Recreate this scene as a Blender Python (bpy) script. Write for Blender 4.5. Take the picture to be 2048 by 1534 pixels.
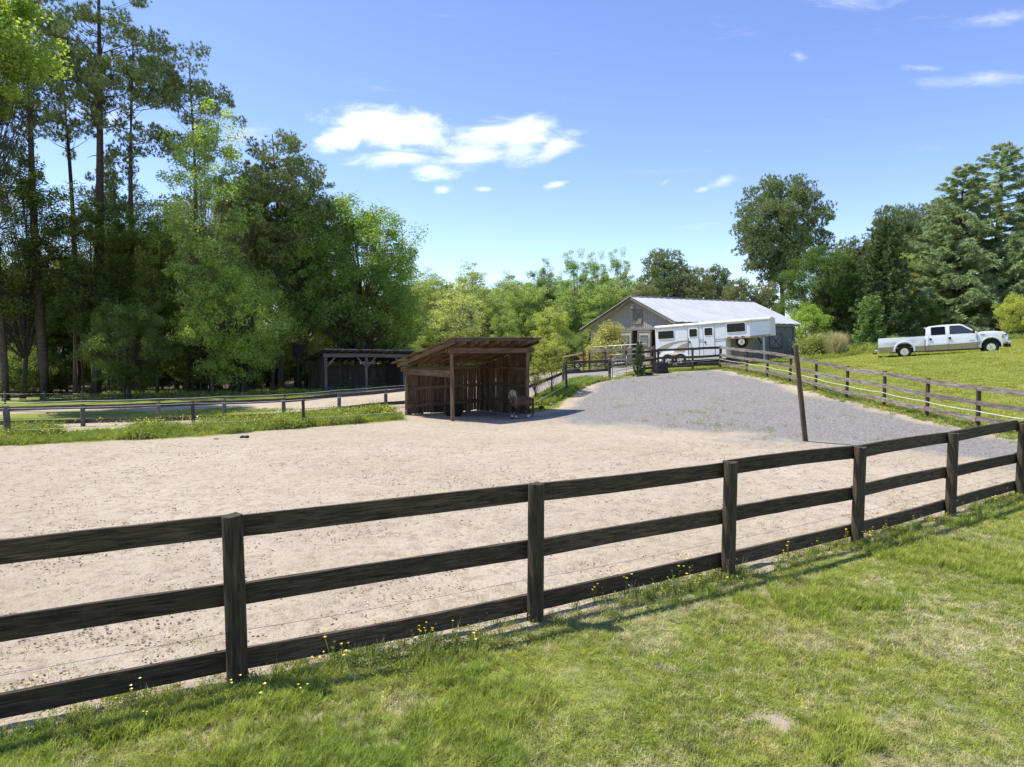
import bpy, bmesh, math, random
import numpy as np
from mathutils import Vector, Matrix, Euler
R = math.radians
scene = bpy.context.scene
for o in list(bpy.data.objects): bpy.data.objects.remove(o)
COL = scene.collection

# ------------------------------------------------------------------ camera
F_PX = 1365.0; PITCH = R(3.65); CAM_H = 2.6
cam_d = bpy.data.cameras.new('camera'); cam = bpy.data.objects.new('camera', cam_d); COL.objects.link(cam)
cam.location = (0, 0, CAM_H); cam.rotation_euler = (R(90) - PITCH, 0, 0)
cam_d.sensor_width = 36; cam_d.lens = F_PX / 2048 * 36; cam_d.clip_start = 0.1; cam_d.clip_end = 5000
scene.camera = cam
scene.render.resolution_x = 1024; scene.render.resolution_y = 767

# ------------------------------------------------------------------ light
SUN_EL = R(60); SUN_DIR = Vector((0.955, -0.26, 0)).normalized()      # the way shadows fall
sd = bpy.data.lights.new('sun', 'SUN'); sd.energy = 4.3; sd.angle = R(0.53); sd.color = (1.0, 0.955, 0.87)
sun = bpy.data.objects.new('sun', sd); COL.objects.link(sun)
ldir = Vector((SUN_DIR.x * math.cos(SUN_EL), SUN_DIR.y * math.cos(SUN_EL), -math.sin(SUN_EL)))
sun.rotation_euler = ldir.to_track_quat('-Z', 'Y').to_euler(); sun.location = (-20, 10, 40)
vs = scene.view_settings; vs.view_transform = 'Standard'; vs.look = 'None'; vs.gamma = 1; vs.exposure = 0.56; vs.use_curve_mapping = False

world = bpy.data.worlds.new('World'); scene.world = world; world.use_nodes = True
def build_world():
    nt = world.node_tree; nt.nodes.clear(); N = nt.nodes; L = nt.links
    out = N.new('ShaderNodeOutputWorld'); bg = N.new('ShaderNodeBackground'); bg.inputs[1].default_value = 0.15
    sky = N.new('ShaderNodeTexSky'); sky.sky_type = 'NISHITA'; sky.sun_disc = False
    sky.sun_elevation = SUN_EL; sky.sun_rotation = math.atan2(-SUN_DIR.x, -SUN_DIR.y)
    sky.altitude = 100; sky.air_density = .95; sky.dust_density = 0.1; sky.ozone_density = 3.3
    tc = N.new('ShaderNodeTexCoord'); sep = N.new('ShaderNodeSeparateXYZ'); L.new(tc.outputs['Generated'], sep.inputs[0])
    def m(op, a, b=None, c=None, clamp=False):
        n = N.new('ShaderNodeMath'); n.operation = op; n.use_clamp = clamp
        for i, v in enumerate((a, b, c)):
            if v is None: continue
            if isinstance(v, (int, float)): n.inputs[i].default_value = v
            else: L.new(v, n.inputs[i])
        return n.outputs[0]
    X, Y, Z = sep.outputs
    ys = m('MAXIMUM', Y, 0.02)
    u = m('DIVIDE', X, ys); v = m('DIVIDE', Z, ys)
    comb = N.new('ShaderNodeCombineXYZ'); L.new(u, comb.inputs[0]); L.new(v, comb.inputs[1])
    def noise(scale, det, rough, off, sx=1.0, sy=1.0, rot=0.0, dist=0.0):
        mp = N.new('ShaderNodeMapping'); L.new(comb.outputs[0], mp.inputs[0])
        mp.inputs['Location'].default_value = off; mp.inputs['Scale'].default_value = (sx, sy, 1); mp.inputs['Rotation'].default_value = (0, 0, rot)
        n = N.new('ShaderNodeTexNoise'); n.inputs['Scale'].default_value = scale; n.inputs['Detail'].default_value = det
        n.inputs['Roughness'].default_value = rough; n.inputs['Distortion'].default_value = dist
        L.new(mp.outputs[0], n.inputs['Vector']); return n.outputs['Fac']
    puff = noise(16, 8, 0.6, (0.3, 0.1, 0), 1.0, 1.5, 0, 0.3)
    wisp = noise(13, 8, 0.62, (1.3, 2.1, 0), 1.0, 3.0, R(-16), 0.5)
    cirr = noise(5, 7, 0.65, (4.3, 1.1, 0), 1.0, 6.0, R(-6), 0.3)
    def ell(cx, cy, rx, ry, rot=0.0):
        du = m('SUBTRACT', u, cx); dv = m('SUBTRACT', v, cy); c, s = math.cos(rot), math.sin(rot)
        a = m('ADD', m('MULTIPLY', du, c), m('MULTIPLY', dv, s)); b = m('SUBTRACT', m('MULTIPLY', dv, c), m('MULTIPLY', du, s))
        a = m('DIVIDE', a, rx); b = m('DIVIDE', b, ry)
        return m('SUBTRACT', 1.0, m('SQRT', m('ADD', m('MULTIPLY', a, a), m('MULTIPLY', b, b))))
    def px(x, y): return (x - 1024) / 1365.0, (680 - y) / 1365.0
    def cloud(lst, nz, amp, lo, hi):
        r = None
        for (x, y, rx, ry, rot) in lst:
            c = px(x, y); e = ell(c[0], c[1], rx, ry, R(rot)); r = e if r is None else m('MAXIMUM', r, e)
        t = m('ADD', r, m('MULTIPLY', m('SUBTRACT', nz, 0.5), amp))
        mr = N.new('ShaderNodeMapRange'); mr.interpolation_type = 'SMOOTHSTEP'; L.new(t, mr.inputs[0])
        mr.inputs[1].default_value = lo; mr.inputs[2].default_value = hi; return mr.outputs[0]
    c1 = cloud([(772, 262, 0.092, 0.036, -4), (700, 280, 0.05, 0.022, 8), (850, 280, 0.05, 0.022, 0)], puff, 2.0, -0.1, 0.85)
    c2 = cloud([(985, 282, 0.085, 0.030, 8), (960, 312, 0.085, 0.026, 5), (1040, 300, 0.06, 0.03, 10), (870, 352, 0.042, 0.014, 5), (1110, 300, 0.045, 0.02, 22), (790, 325, 0.07, 0.014, 5),
                (1050, 265, 0.05, 0.02, 12), (885, 384, 0.016, 0.007, 0), (1110, 376, 0.022, 0.006, 12), (970, 384, 0.016, 0.005, 0)], wisp, 2.5, -0.1, 1.35)
    c3 = cloud([(1700, 12, 0.10, 0.030, 3), (1582, 129, 0.018, 0.010, -10), (1940, 172, 0.11, 0.016, 2), (1960, 60, 0.12, 0.016, 5), (1830, 152, 0.05, 0.008, 0),
                (1440, 368, 0.03, 0.010, 20), (1325, 370, 0.015, 0.006, 20), (1400, 384, 0.014, 0.005, 15), (225, 240, 0.10, 0.03, 0), (500, 282, 0.05, 0.02, 10)], wisp, 2.4, 0.1, 1.5)
    c4 = N.new('ShaderNodeMapRange'); c4.interpolation_type = 'SMOOTHSTEP'; L.new(cirr, c4.inputs[0]); c4.inputs[1].default_value = 0.60; c4.inputs[2].default_value = 0.95; c4.inputs[4].default_value = 0.35
    front = m('MULTIPLY', m('GREATER_THAN', Y, 0.05), m('GREATER_THAN', Z, 0.0))
    c3s = m('MULTIPLY', c3, 0.38)
    tot = m('MAXIMUM', m('MAXIMUM', c1, m('MULTIPLY', c2, 0.92)), m('MAXIMUM', c3s, c4.outputs[0]))
    tot = m('MULTIPLY', tot, front)
    hsv = N.new('ShaderNodeHueSaturation'); hsv.inputs['Saturation'].default_value = 1.06; hsv.inputs['Hue'].default_value = 0.516; hsv.inputs['Value'].default_value = 1.08; L.new(sky.outputs[0], hsv.inputs['Color'])
    cm = N.new('ShaderNodeMix'); cm.data_type = 'RGBA'; L.new(puff, cm.inputs[0]); cm.inputs[6].default_value = (5.0, 5.5, 6.4, 1); cm.inputs[7].default_value = (8.2, 8.2, 8.4, 1)
    mix = N.new('ShaderNodeMix'); mix.data_type = 'RGBA'; L.new(tot, mix.inputs[0]); L.new(hsv.outputs[0], mix.inputs[6]); L.new(cm.outputs[2], mix.inputs[7])
    L.new(mix.outputs[2], bg.inputs[0]); L.new(bg.outputs[0], out.inputs[0])
build_world()

# ------------------------------------------------------------------ measuring helpers (survey of the place)
cp, sp = math.cos(PITCH), math.sin(PITCH)
def at(px, py, Y):                                            # a point seen at (px,py) and Y metres away
    xr = (px - 1024) / F_PX; zr = (767 - py) / F_PX
    d = Vector((xr, cp + zr * sp, -sp + zr * cp)); d = d * (Y / d.y); return d + Vector((0, 0, CAM_H))
def atz(px, py, z):
    d = at(px, py, 1.0) - Vector((0, 0, CAM_H)); return d * ((z - CAM_H) / d.z) + Vector((0, 0, CAM_H))

# ------------------------------------------------------------------ terrain height
_c = []
def cpt(px, py, Y): v = at(px, py, Y); _c.append((v.x, v.y, v.z))
for q, z in [((475, 1368), 0), ((1070, 1243), 0), ((1456, 1152), -.04), ((1714, 1087), -.08), ((1901, 1032), -.1), ((2040, 992), -.12)]:
    v = atz(q[0], q[1], z); _c.append((v.x, v.y, z))
_c += [(0, 0, 0), (-6, 2, 0), (6, 2, 0), (10, 6, -.05), (20, 8, .2), (-10, 6, 0), (-12, 12, -.15), (-10, 18, -.28), (0, 14, -.14), (0, 20, -.28), (-5, 21, -.31), (5, 14, -.12),
       (-20, 15, -.3), (-30, 0, 0), (30, 0, .2), (0, -25, 0), (-30, -25, 0), (30, -25, 0)]
for a in [(8, 880, 19.6), (383, 862, 21.9), (605, 853, 23.2), (818, 836, 26.4), (905, 842, 25.1), (1058, 829, 27.8), (975, 816, 30.5),
          (160, 853, 24), (565, 842, 26), (770, 815, 29), (651, 785, 48), (731, 780, 50), (808, 775, 52), (0, 800, 45), (300, 795, 44),
          (1134, 781, 31.6), (1126, 766, 34), (1219, 759, 36), (1275, 750, 37.5), (1330, 744, 38), (1441, 737, 38.5),
          (1963, 859, 19.5), (1859, 836, 21.5), (1772, 815, 23.6), (1696, 799, 25.8), (1634, 782, 28), (1581, 766, 30.2), (1535, 755, 32.5), (1494, 747, 34.8), (1616, 880, 18.6),
          (1809, 714, 42.3), (1979, 706, 40.2), (1356, 735, 46), (1240, 733, 51), (1595, 722, 52.5), (1175, 738, 54), (1340, 731, 42.5), (1500, 727, 39), (1680, 722, 40), (1180, 739, 45)]:
    cpt(*a)
_c += [(-20, 60, -1.6), (-40, 60, -1.8), (-70, 60, -1.9), (-40, 30, -.9), (-80, 0, 0), (0, 100, -1.2), (-3, 62, -.5), (-50, 120, -2.2), (30, 110, 1.5), (60, 60, 3.2), (60, 0, 1), (26, 50, 2.3), (35, 60, 2.8), (26, 36, 2.0), (24, 25, 1.0), (100, 150, 2), (0, 200, -1), (-120, 200, -2), (150, 0, 1.5), (0, 400, -1), (-300, 300, -1), (300, 300, 2), (-300, -100, 0), (300, -100, 1)]
_c = np.array(_c); _cc = 2.0
_D = np.sqrt(((_c[:, None, :2] - _c[None, :, :2]) ** 2).sum(-1) + _cc ** 2)
_n = len(_c)
_A = np.zeros((_n + 3, _n + 3)); _A[:_n, :_n] = -_D + np.eye(_n) * 0.10; _A[:_n, _n] = 1; _A[:_n, _n + 1:] = _c[:, :2]; _A[_n:, :_n] = _A[:_n, _n:].T
_w = np.linalg.solve(_A, np.append(_c[:, 2], [0, 0, 0]))
def ground(x, y):
    x = np.asarray(x, float); y = np.asarray(y, float); sh = x.shape; xf = np.clip(x.ravel(), -290, 290); yf = np.clip(y.ravel(), -90, 390)
    r = np.empty(xf.size)
    for i in range(0, xf.size, 20000):
        a = xf[i:i + 20000]; b = yf[i:i + 20000]
        D = np.sqrt((a[:, None] - _c[None, :, 0]) ** 2 + (b[:, None] - _c[None, :, 1]) ** 2 + _cc ** 2)
        r[i:i + 20000] = -D @ _w[:_n] + _w[_n] + a * _w[_n + 1] + b * _w[_n + 2]
    return r.reshape(sh)
def gz(x, y): return float(ground(np.array([x]), np.array([y]))[0])
def onground(px, Y): x = (px - 1024) / F_PX * (Y * cp + 0.0); v = at(px, 700, Y); return Vector((v.x, v.y, gz(v.x, v.y)))
def hits(px, py):                                              # ground point seen at a pixel
    lo = 3.0
    for k in range(4000):
        v = at(px, py, lo)
        if v.z < gz(v.x, v.y): return Vector((v.x, v.y, gz(v.x, v.y)))
        lo *= 1.004
    return at(px, py, lo)

# ------------------------------------------------------------------ value noise (numpy)
_rs = np.random.RandomState(7); _P = _rs.rand(256, 256)
def vnoise(x, y, s, o=0):
    x = np.asarray(x) / s + 37.3 + o * 17.1; y = np.asarray(y) / s + 11.7 + o * 5.3
    xi = np.floor(x).astype(int); yi = np.floor(y).astype(int); fx = x - xi; fy = y - yi; fx = fx * fx * (3 - 2 * fx); fy = fy * fy * (3 - 2 * fy)
    g = lambda a, b: _P[a & 255, b & 255]
    return (g(xi, yi) * (1 - fx) + g(xi + 1, yi) * fx) * (1 - fy) + (g(xi, yi + 1) * (1 - fx) + g(xi + 1, yi + 1) * fx) * fy
def fbm(x, y, s, o=0, n=4):
    r = 0; a = 0.5; t = 0
    for k in range(n): r = r + a * vnoise(x, y, s / 2 ** k, o + k * 3); t += a; a *= 0.55
    return r / t
def sstep(a, b, x): t = np.clip((x - a) / (b - a), 0, 1); return t * t * (3 - 2 * t)

# ------------------------------------------------------------------ materials
def newmat(name):
    m = bpy.data.materials.new(name); m.use_nodes = True; nt = m.node_tree; nt.nodes.clear(); return m, nt
class NB:
    def __init__(s, name): s.m, s.nt = newmat(name); s.N = s.nt.nodes; s.L = s.nt.links
    def n(s, t, **k):
        o = s.N.new(t)
        for a, b in k.items(): setattr(o, a, b)
        return o
    def lk(s, a, b): s.L.new(a, b)
    def setin(s, sock, v):
        if isinstance(v, (int, float)): sock.default_value = v
        elif isinstance(v, (tuple, list)): sock.default_value = tuple(v) if len(sock.default_value) == len(v) else tuple(v) + (1,)
        else: s.L.new(v, sock)
    def coord(s, kind='Object', scale=(1, 1, 1), rand=False, rot=(0, 0, 0)):
        tc = s.n('ShaderNodeTexCoord'); mp = s.n('ShaderNodeMapping'); s.lk(tc.outputs[kind], mp.inputs[0]); mp.inputs['Scale'].default_value = scale; mp.inputs['Rotation'].default_value = rot
        if rand:
            oi = s.n('ShaderNodeObjectInfo'); mm = s.n('ShaderNodeMath', operation='MULTIPLY'); s.lk(oi.outputs['Random'], mm.inputs[0]); mm.inputs[1].default_value = 57.0
            s.lk(mm.outputs[0], mp.inputs['Location'])
        return mp.outputs[0]
    def world(s): g = s.n('ShaderNodeNewGeometry'); return g.outputs['Position']
    def noise(s, vec, scale, det=5, rough=.55, dist=0, out='Fac'):
        n = s.n('ShaderNodeTexNoise'); s.lk(vec, n.inputs['Vector']); n.inputs['Scale'].default_value = scale; n.inputs['Detail'].default_value = det
        n.inputs['Roughness'].default_value = rough; n.inputs['Distortion'].default_value = dist; return n.outputs[out]
    def vor(s, vec, scale, out='Color', feature='F1'):
        n = s.n('ShaderNodeTexVoronoi', feature=feature); s.lk(vec, n.inputs['Vector']); n.inputs['Scale'].default_value = scale; return n.outputs[out]
    def rng(s, v, a, b, c=0., d=1., smooth=True):
        n = s.n('ShaderNodeMapRange'); s.setin(n.inputs[0], v)
        if smooth: n.interpolation_type = 'SMOOTHSTEP'
        for i, k in enumerate((a, b, c, d)): n.inputs[1 + i].default_value = k
        return n.outputs[0]
    def mix(s, f, a, b, t='MIX'):
        n = s.n('ShaderNodeMix', data_type='RGBA', blend_type=t); s.setin(n.inputs[0], f); s.setin(n.inputs[6], a); s.setin(n.inputs[7], b); return n.outputs[2]
    def math(s, op, a, b=0., clamp=False):
        n = s.n('ShaderNodeMath', operation=op, use_clamp=clamp); s.setin(n.inputs[0], a); s.setin(n.inputs[1], b); return n.outputs[0]
    def attr(s, name): n = s.n('ShaderNodeAttribute', attribute_name=name); return n.outputs['Fac']
    def bump(s, h, st=.3, dist=.02, nrm=None):
        n = s.n('ShaderNodeBump'); s.lk(h, n.inputs['Height']); n.inputs['Strength'].default_value = st; n.inputs['Distance'].default_value = dist
        if nrm is not None: s.lk(nrm, n.inputs['Normal'])
        return n.outputs[0]
    def pr(s, col, rough=.7, metal=0., bump=None, spec=.5, **k):
        p = s.n('ShaderNodeBsdfPrincipled'); s.setin(p.inputs['Base Color'], col); s.setin(p.inputs['Roughness'], rough); s.setin(p.inputs['Metallic'], metal)
        p.inputs['Specular IOR Level'].default_value = spec
        if bump is not None: s.lk(bump, p.inputs['Normal'])
        for a, b in k.items(): s.setin(p.inputs[a.replace('_', ' ')], b)
        return p.outputs[0]
    def out(s, sh): o = s.n('ShaderNodeOutputMaterial'); s.lk(sh, o.inputs[0]); return s.m

def wood(name, dark, light, grain=1.0, moss=None, mossamt=.5, rough=.8, bst=.5, rand=.35, speck=None):
    b = NB(name); v = b.coord('Object', (0.9 * grain, 14 * grain, 14 * grain), True); g = b.noise(v, 2.2, 8, .62, .7)
    v2 = b.coord('Object', (2.5, 60, 60), True); fine = b.noise(v2, 2.0, 3, .6)
    v3 = b.coord('Object', (1.2, 2.2, 2.2), True); big = b.noise(v3, 1.6, 4, .6)
    f = b.rng(g, .3, .72); c = b.mix(f, dark, light)
    c = b.mix(b.rng(fine, .35, .75, 0, .45), c, tuple(x * .45 for x in dark))
    oi = b.n('ShaderNodeObjectInfo'); br = b.rng(oi.outputs['Random'], 0, 1, 1 - rand, 1 + rand, False)
    hs = b.n('ShaderNodeHueSaturation'); b.lk(c, hs.inputs['Color']); b.lk(br, hs.inputs['Value']); c = hs.outputs[0]
    if speck: c = b.mix(b.rng(big, .52, .66), c, speck)
    if moss: c = b.mix(b.math('MULTIPLY', b.rng(b.noise(b.coord('Object', (1.5, 5, 5), True), 2.0, 6, .7), .48, .66), mossamt), c, moss)
    # knots
    kd = b.vor(b.coord('Object', (1.3, 5, 5), True), 1.0, 'Distance'); k = b.rng(kd, .03, .12, 1, 0); c = b.mix(b.math('MULTIPLY', k, .6), c, tuple(x * .35 for x in dark))
    h = b.math('ADD', b.math('MULTIPLY', g, .7), b.math('MULTIPLY', fine, .5))
    return b.out(b.pr(c, rough, bump=b.bump(h, bst, .006), spec=.3))
def plain(name, col, rough=.5, metal=0., var=.12, scale=6., spec=.5, **k):
    b = NB(name); n = b.noise(b.coord('Object'), scale, 5, .6); c = b.mix(b.rng(n, .3, .7), tuple(x * (1 - var) for x in col), tuple(min(1, x * (1 + var)) for x in col))
    r = b.rng(n, .2, .8, rough * .85, min(1, rough * 1.12)); return b.out(b.pr(c, r, metal, bump=b.bump(n, .08, .003), spec=spec, **k))

M = {}
M['fence_dark'] = wood('dark fence paint', (.022, .015, .009), (.150, .108, .068), 2.1, (.062, .050, .022), .6, .85, 1.0, .28)
M['post_dark'] = wood('dark fence post', (.026, .018, .011), (.14, .10, .062), 1.6, (.052, .06, .022), .8, .85, .9, .15)
M['fence_grey'] = wood('weathered fence', (.10, .082, .070), (.42, .37, .32), 1.0, (.15, .075, .045), .8, .85, .6, .2)
M['fence_post_brown'] = wood('brown post', (.045, .030, .022), (.17, .115, .08), 1.0, None, .5, .85, .6, .2)
M['pale_post'] = wood('pale post', (.09, .085, .068), (.2, .19, .155), 1.0, (.09, .10, .05), .5, .85, .5, .15)
M['leaning'] = wood('leaning post wood', (.05, .028, .018), (.20, .13, .085), .8, (.11, .105, .06), .6, .85, .7, .05)
M['shed'] = wood('shed planks', (.05, .029, .016), (.24, .145, .082), .8, (.10, .07, .045), .5, .85, .5, .4)
M['shed_beam'] = wood('shed beams', (.07, .042, .025), (.29, .185, .11), .8, None, .5, .85, .5, .2)
M['shed_grey'] = wood('old grey shed planks', (.055, .044, .036), (.17, .14, .115), .8, None, .5, .85, .5, .3)
M['shed_grey_beam'] = wood('old grey beams', (.12, .10, .085), (.30, .265, .23), .8, None, .5, .85, .4, .15)
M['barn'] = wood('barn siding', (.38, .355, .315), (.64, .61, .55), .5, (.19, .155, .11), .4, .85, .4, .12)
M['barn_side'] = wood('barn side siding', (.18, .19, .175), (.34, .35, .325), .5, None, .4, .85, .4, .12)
M['barn_trim'] = wood('barn trim', (.19, .165, .13), (.40, .36, .30), .6, (.22, .16, .10), .5, .85, .4, .12)
M['barn_shutter'] = wood('barn shutter', (.15, .125, .09), (.25, .215, .16), .6, None, .5, .85, .3, .1)
M['door_pale'] = wood('pale barn door', (.36, .33, .27), (.64, .60, .52), .6, (.32, .26, .18), .4, .85, .3, .1)
M['bark'] = wood('bark', (.045, .036, .028), (.145, .115, .09), .35, (.09, .085, .06), .4, .95, 1.0, .15)
M['bark_pine'] = wood('pine bark', (.05, .036, .027), (.17, .125, .09), .3, None, .4, .95, 1.0, .15)
M['bark_pale'] = wood('pale bark', (.12, .105, .085), (.30, .27, .22), .35, None, .4, .95, .8, .15)
M['white_paint'] = plain('white vehicle paint', (.80, .81, .82), .22, 0, .02, 2, Coat_Weight=.6)
M['trailer_white'] = plain('trailer white', (.78, .79, .80), .3, 0, .03, 1.5)
M['cream'] = plain('cream trim', (.66, .60, .49), .4)
M['beige'] = plain('beige stripe', (.36, .315, .235), .4)
M['gold'] = plain('gold paint', (.30, .235, .135), .3, .35, .05, 2, Coat_Weight=.5)
M['black'] = plain('black plastic', (.018, .018, .019), .5)
M['rubber'] = plain('rubber', (.022, .021, .02), .85)
M['chrome'] = plain('chrome', (.62, .62, .63), .16, 1., .05)
M['galv'] = plain('galvanised steel', (.42, .44, .46), .45, .8, .15, 3)
M['red_lens'] = plain('red lens', (.42, .015, .015), .2)
M['amber'] = plain('amber lens', (.75, .22, .02), .3)
M['orange'] = plain('orange paint', (.78, .17, .02), .4)
M['skin_dark'] = plain('dark steel', (.05, .05, .052), .5, .5)
M['window'] = plain('tinted glass', (.009, .010, .012), .12, 0, .02, 2, .2)
M['pane'] = plain('grey dusty pane', (.20, .21, .225), .25, 0, .1, 4)
M['glass'] = plain('clear cab glass', (.035, .045, .042), .06, 0, .1, 3, .8)
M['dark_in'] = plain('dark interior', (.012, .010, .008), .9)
M['rope'] = plain('white electric rope', (.62, .62, .60), .6)
M['wire'] = plain('thin fence wire', (.30, .30, .29), .5, .3)
M['lamp_white'] = plain('white enamel', (.75, .75, .73), .3)
M['stone'] = plain('pale stone', (.35, .32, .29), .9, 0, .3, 20)
M['dung'] = plain('dung', (.03, .022, .016), .9, 0, .3, 30)
def roof_metal():
    b = NB('metal roof'); v = b.coord('Object'); n = b.noise(v, .8, 5, .6); n2 = b.noise(b.coord('Object', (.4, 6, 6)), 1.5, 4)
    c = b.mix(b.rng(n, .3, .7), (.49, .49, .485), (.57, .57, .565)); c = b.mix(b.rng(n2, .55, .8, 0, .35), c, (.33, .33, .33))
    return b.out(b.pr(c, .55, .0, bump=b.bump(n, .1, .01), spec=.3))
M['roof'] = roof_metal()
def rusty():
    b = NB('rusty tin'); n = b.noise(b.coord('Object'), 1.5, 6, .65); c = b.mix(b.rng(n, .42, .62), (.30, .29, .28), (.14, .075, .045)); return b.out(b.pr(c, .65, .3, bump=b.bump(n, .2, .01)))
M['tin'] = rusty()
def leafmat(name, trans=.35, h0=.470, h1=.508, tint=(1.55, 1.45, .65)):
    b = NB(name); oi = b.n('ShaderNodeObjectInfo'); w = b.world()
    n1 = b.noise(w, .45, 4, .6); n2 = b.noise(w, 3.5, 3, .6)
    hs = b.n('ShaderNodeHueSaturation'); b.lk(oi.outputs['Color'], hs.inputs['Color']); hs.inputs['Saturation'].default_value = .86
    b.lk(b.rng(n1, .3, .7, h0, h1, False), hs.inputs['Hue']); b.lk(b.rng(n2, .28, .72, 1.3, 2.9, False), hs.inputs['Value'])
    c = hs.outputs[0]
    p = b.pr(c, .55, spec=.25); t = b.n('ShaderNodeBsdfTranslucent'); tc = b.mix(1., c, tint, 'MULTIPLY'); b.lk(tc, t.inputs[0])
    ms = b.n('ShaderNodeMixShader'); ms.inputs[0].default_value = trans; b.lk(p, ms.inputs[1]); b.lk(t.outputs[0], ms.inputs[2]); return b.out(ms.outputs[0])
M['leaf'] = leafmat('leaves', .5); M['needle'] = leafmat('needles', .2, .49, .525, (1.1, 1.3, .7))
def grassmat(name, c1, c2, c3, trans=.3):
    b = NB(name); w = b.world(); a = b.noise(w, .55, 4, .6); d = b.noise(w, 9, 2, .6); e = b.noise(w, 1.7, 4, .65)
    c = b.mix(b.rng(a, .38, .62), c1, c2); c = b.mix(b.rng(e, .52, .66, 0, .85), c, c3); hs = b.n('ShaderNodeHueSaturation'); hs.inputs['Saturation'].default_value = .92; b.lk(c, hs.inputs['Color']); b.lk(b.rng(d, .3, .7, .72, 1.25), hs.inputs['Value'])
    c = hs.outputs[0]; p = b.pr(c, .6, spec=.12); t = b.n('ShaderNodeBsdfTranslucent'); b.lk(b.mix(1., c, (1.3, 1.4, .55), 'MULTIPLY'), t.inputs[0])
    ms = b.n('ShaderNodeMixShader'); ms.inputs[0].default_value = trans; b.lk(p, ms.inputs[1]); b.lk(t.outputs[0], ms.inputs[2]); return b.out(ms.outputs[0])
M['grass'] = grassmat('green grass', (.35, .37, .05), (.46, .45, .075), (.55, .50, .13), .35)
M['grass_lush'] = grassmat('lush grass', (.28, .36, .045), (.36, .40, .058), (.42, .42, .09), .35)
M['straw'] = grassmat('dry grass', (.60, .52, .31), (.50, .45, .23), (.66, .56, .38))
M['weed'] = grassmat('weed leaves', (.19, .27, .04), (.28, .34, .07), (.33, .36, .08))
M['petal'] = plain('buttercup petals', (.80, .60, .01), .4)
def ground_mat():
    b = NB('ground cover'); w = b.world()
    sand = b.attr('sand'); grav = b.attr('gravel'); bare = b.attr('bare'); litter = b.attr('litter')
    # grass soil
    n1 = b.noise(w, .35, 5, .6); n2 = b.noise(w, 2.2, 5, .65); n3 = b.noise(w, 28, 4, .7)
    n4 = b.noise(w, 12, 3, .6)
    g = b.mix(b.rng(n1, .35, .65), (.19, .245, .032), (.28, .30, .045)); g = b.mix(b.rng(n2, .45, .7, 0, .45), g, (.38, .33, .085)); g = b.mix(b.rng(n4, .35, .75, 0, .5), g, (.12, .16, .03)); g = b.mix(b.rng(n3, .42, .7, 0, .6), g, (.05, .075, .014))
    soil = b.mix(b.rng(b.noise(w, 7, 5, .7), .3, .7), (.30, .235, .165), (.44, .37, .28)); g = b.mix(bare, g, soil)
    lit = b.mix(b.rng(b.noise(w, 3, 5, .7), .3, .7), (.05, .035, .02), (.13, .10, .055)); g = b.mix(litter, g, lit)
    # sand
    s1 = b.noise(w, .22, 5, .6); s2 = b.noise(w, 2.5, 6, .7); s3 = b.noise(w, 22, 5, .75); s4 = b.noise(w, 7, 5, .7, .4)
    s = b.mix(b.rng(s1, .3, .7), (.44, .365, .255), (.52, .44, .322)); s = b.mix(b.rng(s2, .45, .72, 0, .6), s, (.345, .262, .178))
    s = b.mix(b.rng(s4, .48, .66, 0, .75), s, (.30, .225, .15)); s = b.mix(b.rng(b.noise(w, 4.5, 5, .75, .6), .54, .66, 0, .5), s, (.27, .205, .14)); s = b.mix(b.rng(s3, .52, .72, 0, .75), s, (.24, .175, .12)); s = b.mix(b.rng(b.noise(w, 11, 4, .7), .52, .68, 0, .45), s, (.56, .475, .365))
    s5 = b.noise(w, 60, 3, .7); s = b.mix(b.rng(s5, .55, .8, 0, .35), s, (.60, .52, .41))
    # gravel
    v1 = b.vor(w, 34, 'Color'); sv = b.n('ShaderNodeSeparateColor'); b.lk(v1, sv.inputs[0]); gr = b.mix(b.rng(sv.outputs[0], 0, 1, 0, 1, False), (.13, .12, .105), (.39, .362, .325))
    gr = b.mix(b.rng(b.noise(w, .5, 5, .65), .5, .75, 0, .3), gr, (.36, .31, .26)); gr = b.mix(b.rng(b.noise(w, 6, 4, .7), .4, .7, 0, .3), gr, (.18, .178, .175))
    c = b.mix(sand, g, b.mix(grav, s, gr))
    h = b.math('ADD', b.math('MULTIPLY', b.noise(w, 5, 6, .72), 1.0), b.math('MULTIPLY', b.noise(w, 26, 4, .7), .45))
    h = b.math('ADD', h, b.math('MULTIPLY', b.vor(w, 34, 'Distance'), b.math('MULTIPLY', grav, .35)))
    return b.out(b.pr(c, .92, bump=b.bump(h, 1.0, .045), spec=.2))
M['ground'] = ground_mat()

# ------------------------------------------------------------------ mesh helpers
def mkmesh(name, V, Fc, mat=None, smooth=False, UV=None):
    me = bpy.data.meshes.new(name)
    if isinstance(V, np.ndarray) and isinstance(Fc, np.ndarray):
        k = Fc.shape[1]; me.vertices.add(len(V)); me.vertices.foreach_set('co', V.astype(np.float32).ravel())
        me.loops.add(Fc.size); me.loops.foreach_set('vertex_index', Fc.astype(np.int32).ravel())
        me.polygons.add(len(Fc)); me.polygons.foreach_set('loop_start', np.arange(0, Fc.size, k, dtype=np.int32)); me.update(calc_edges=True)
    else: me.from_pydata([tuple(v) for v in V], [], [tuple(f) for f in Fc]); me.update()
    if mat is not None: me.materials.append(mat)
    if smooth: me.polygons.foreach_set('use_smooth', np.ones(len(me.polygons), bool))
    return me
def link(o, parent=None, mat4=None):
    COL.objects.link(o)
    if parent is not None: o.parent = parent
    if mat4 is not None: o.matrix_basis = (parent.matrix_basis.inverted() @ mat4) if (parent is not None and parent.parent is None) else ((parent.parent.matrix_basis @ parent.matrix_basis).inverted() @ mat4 if parent is not None else mat4)
    return o
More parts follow.
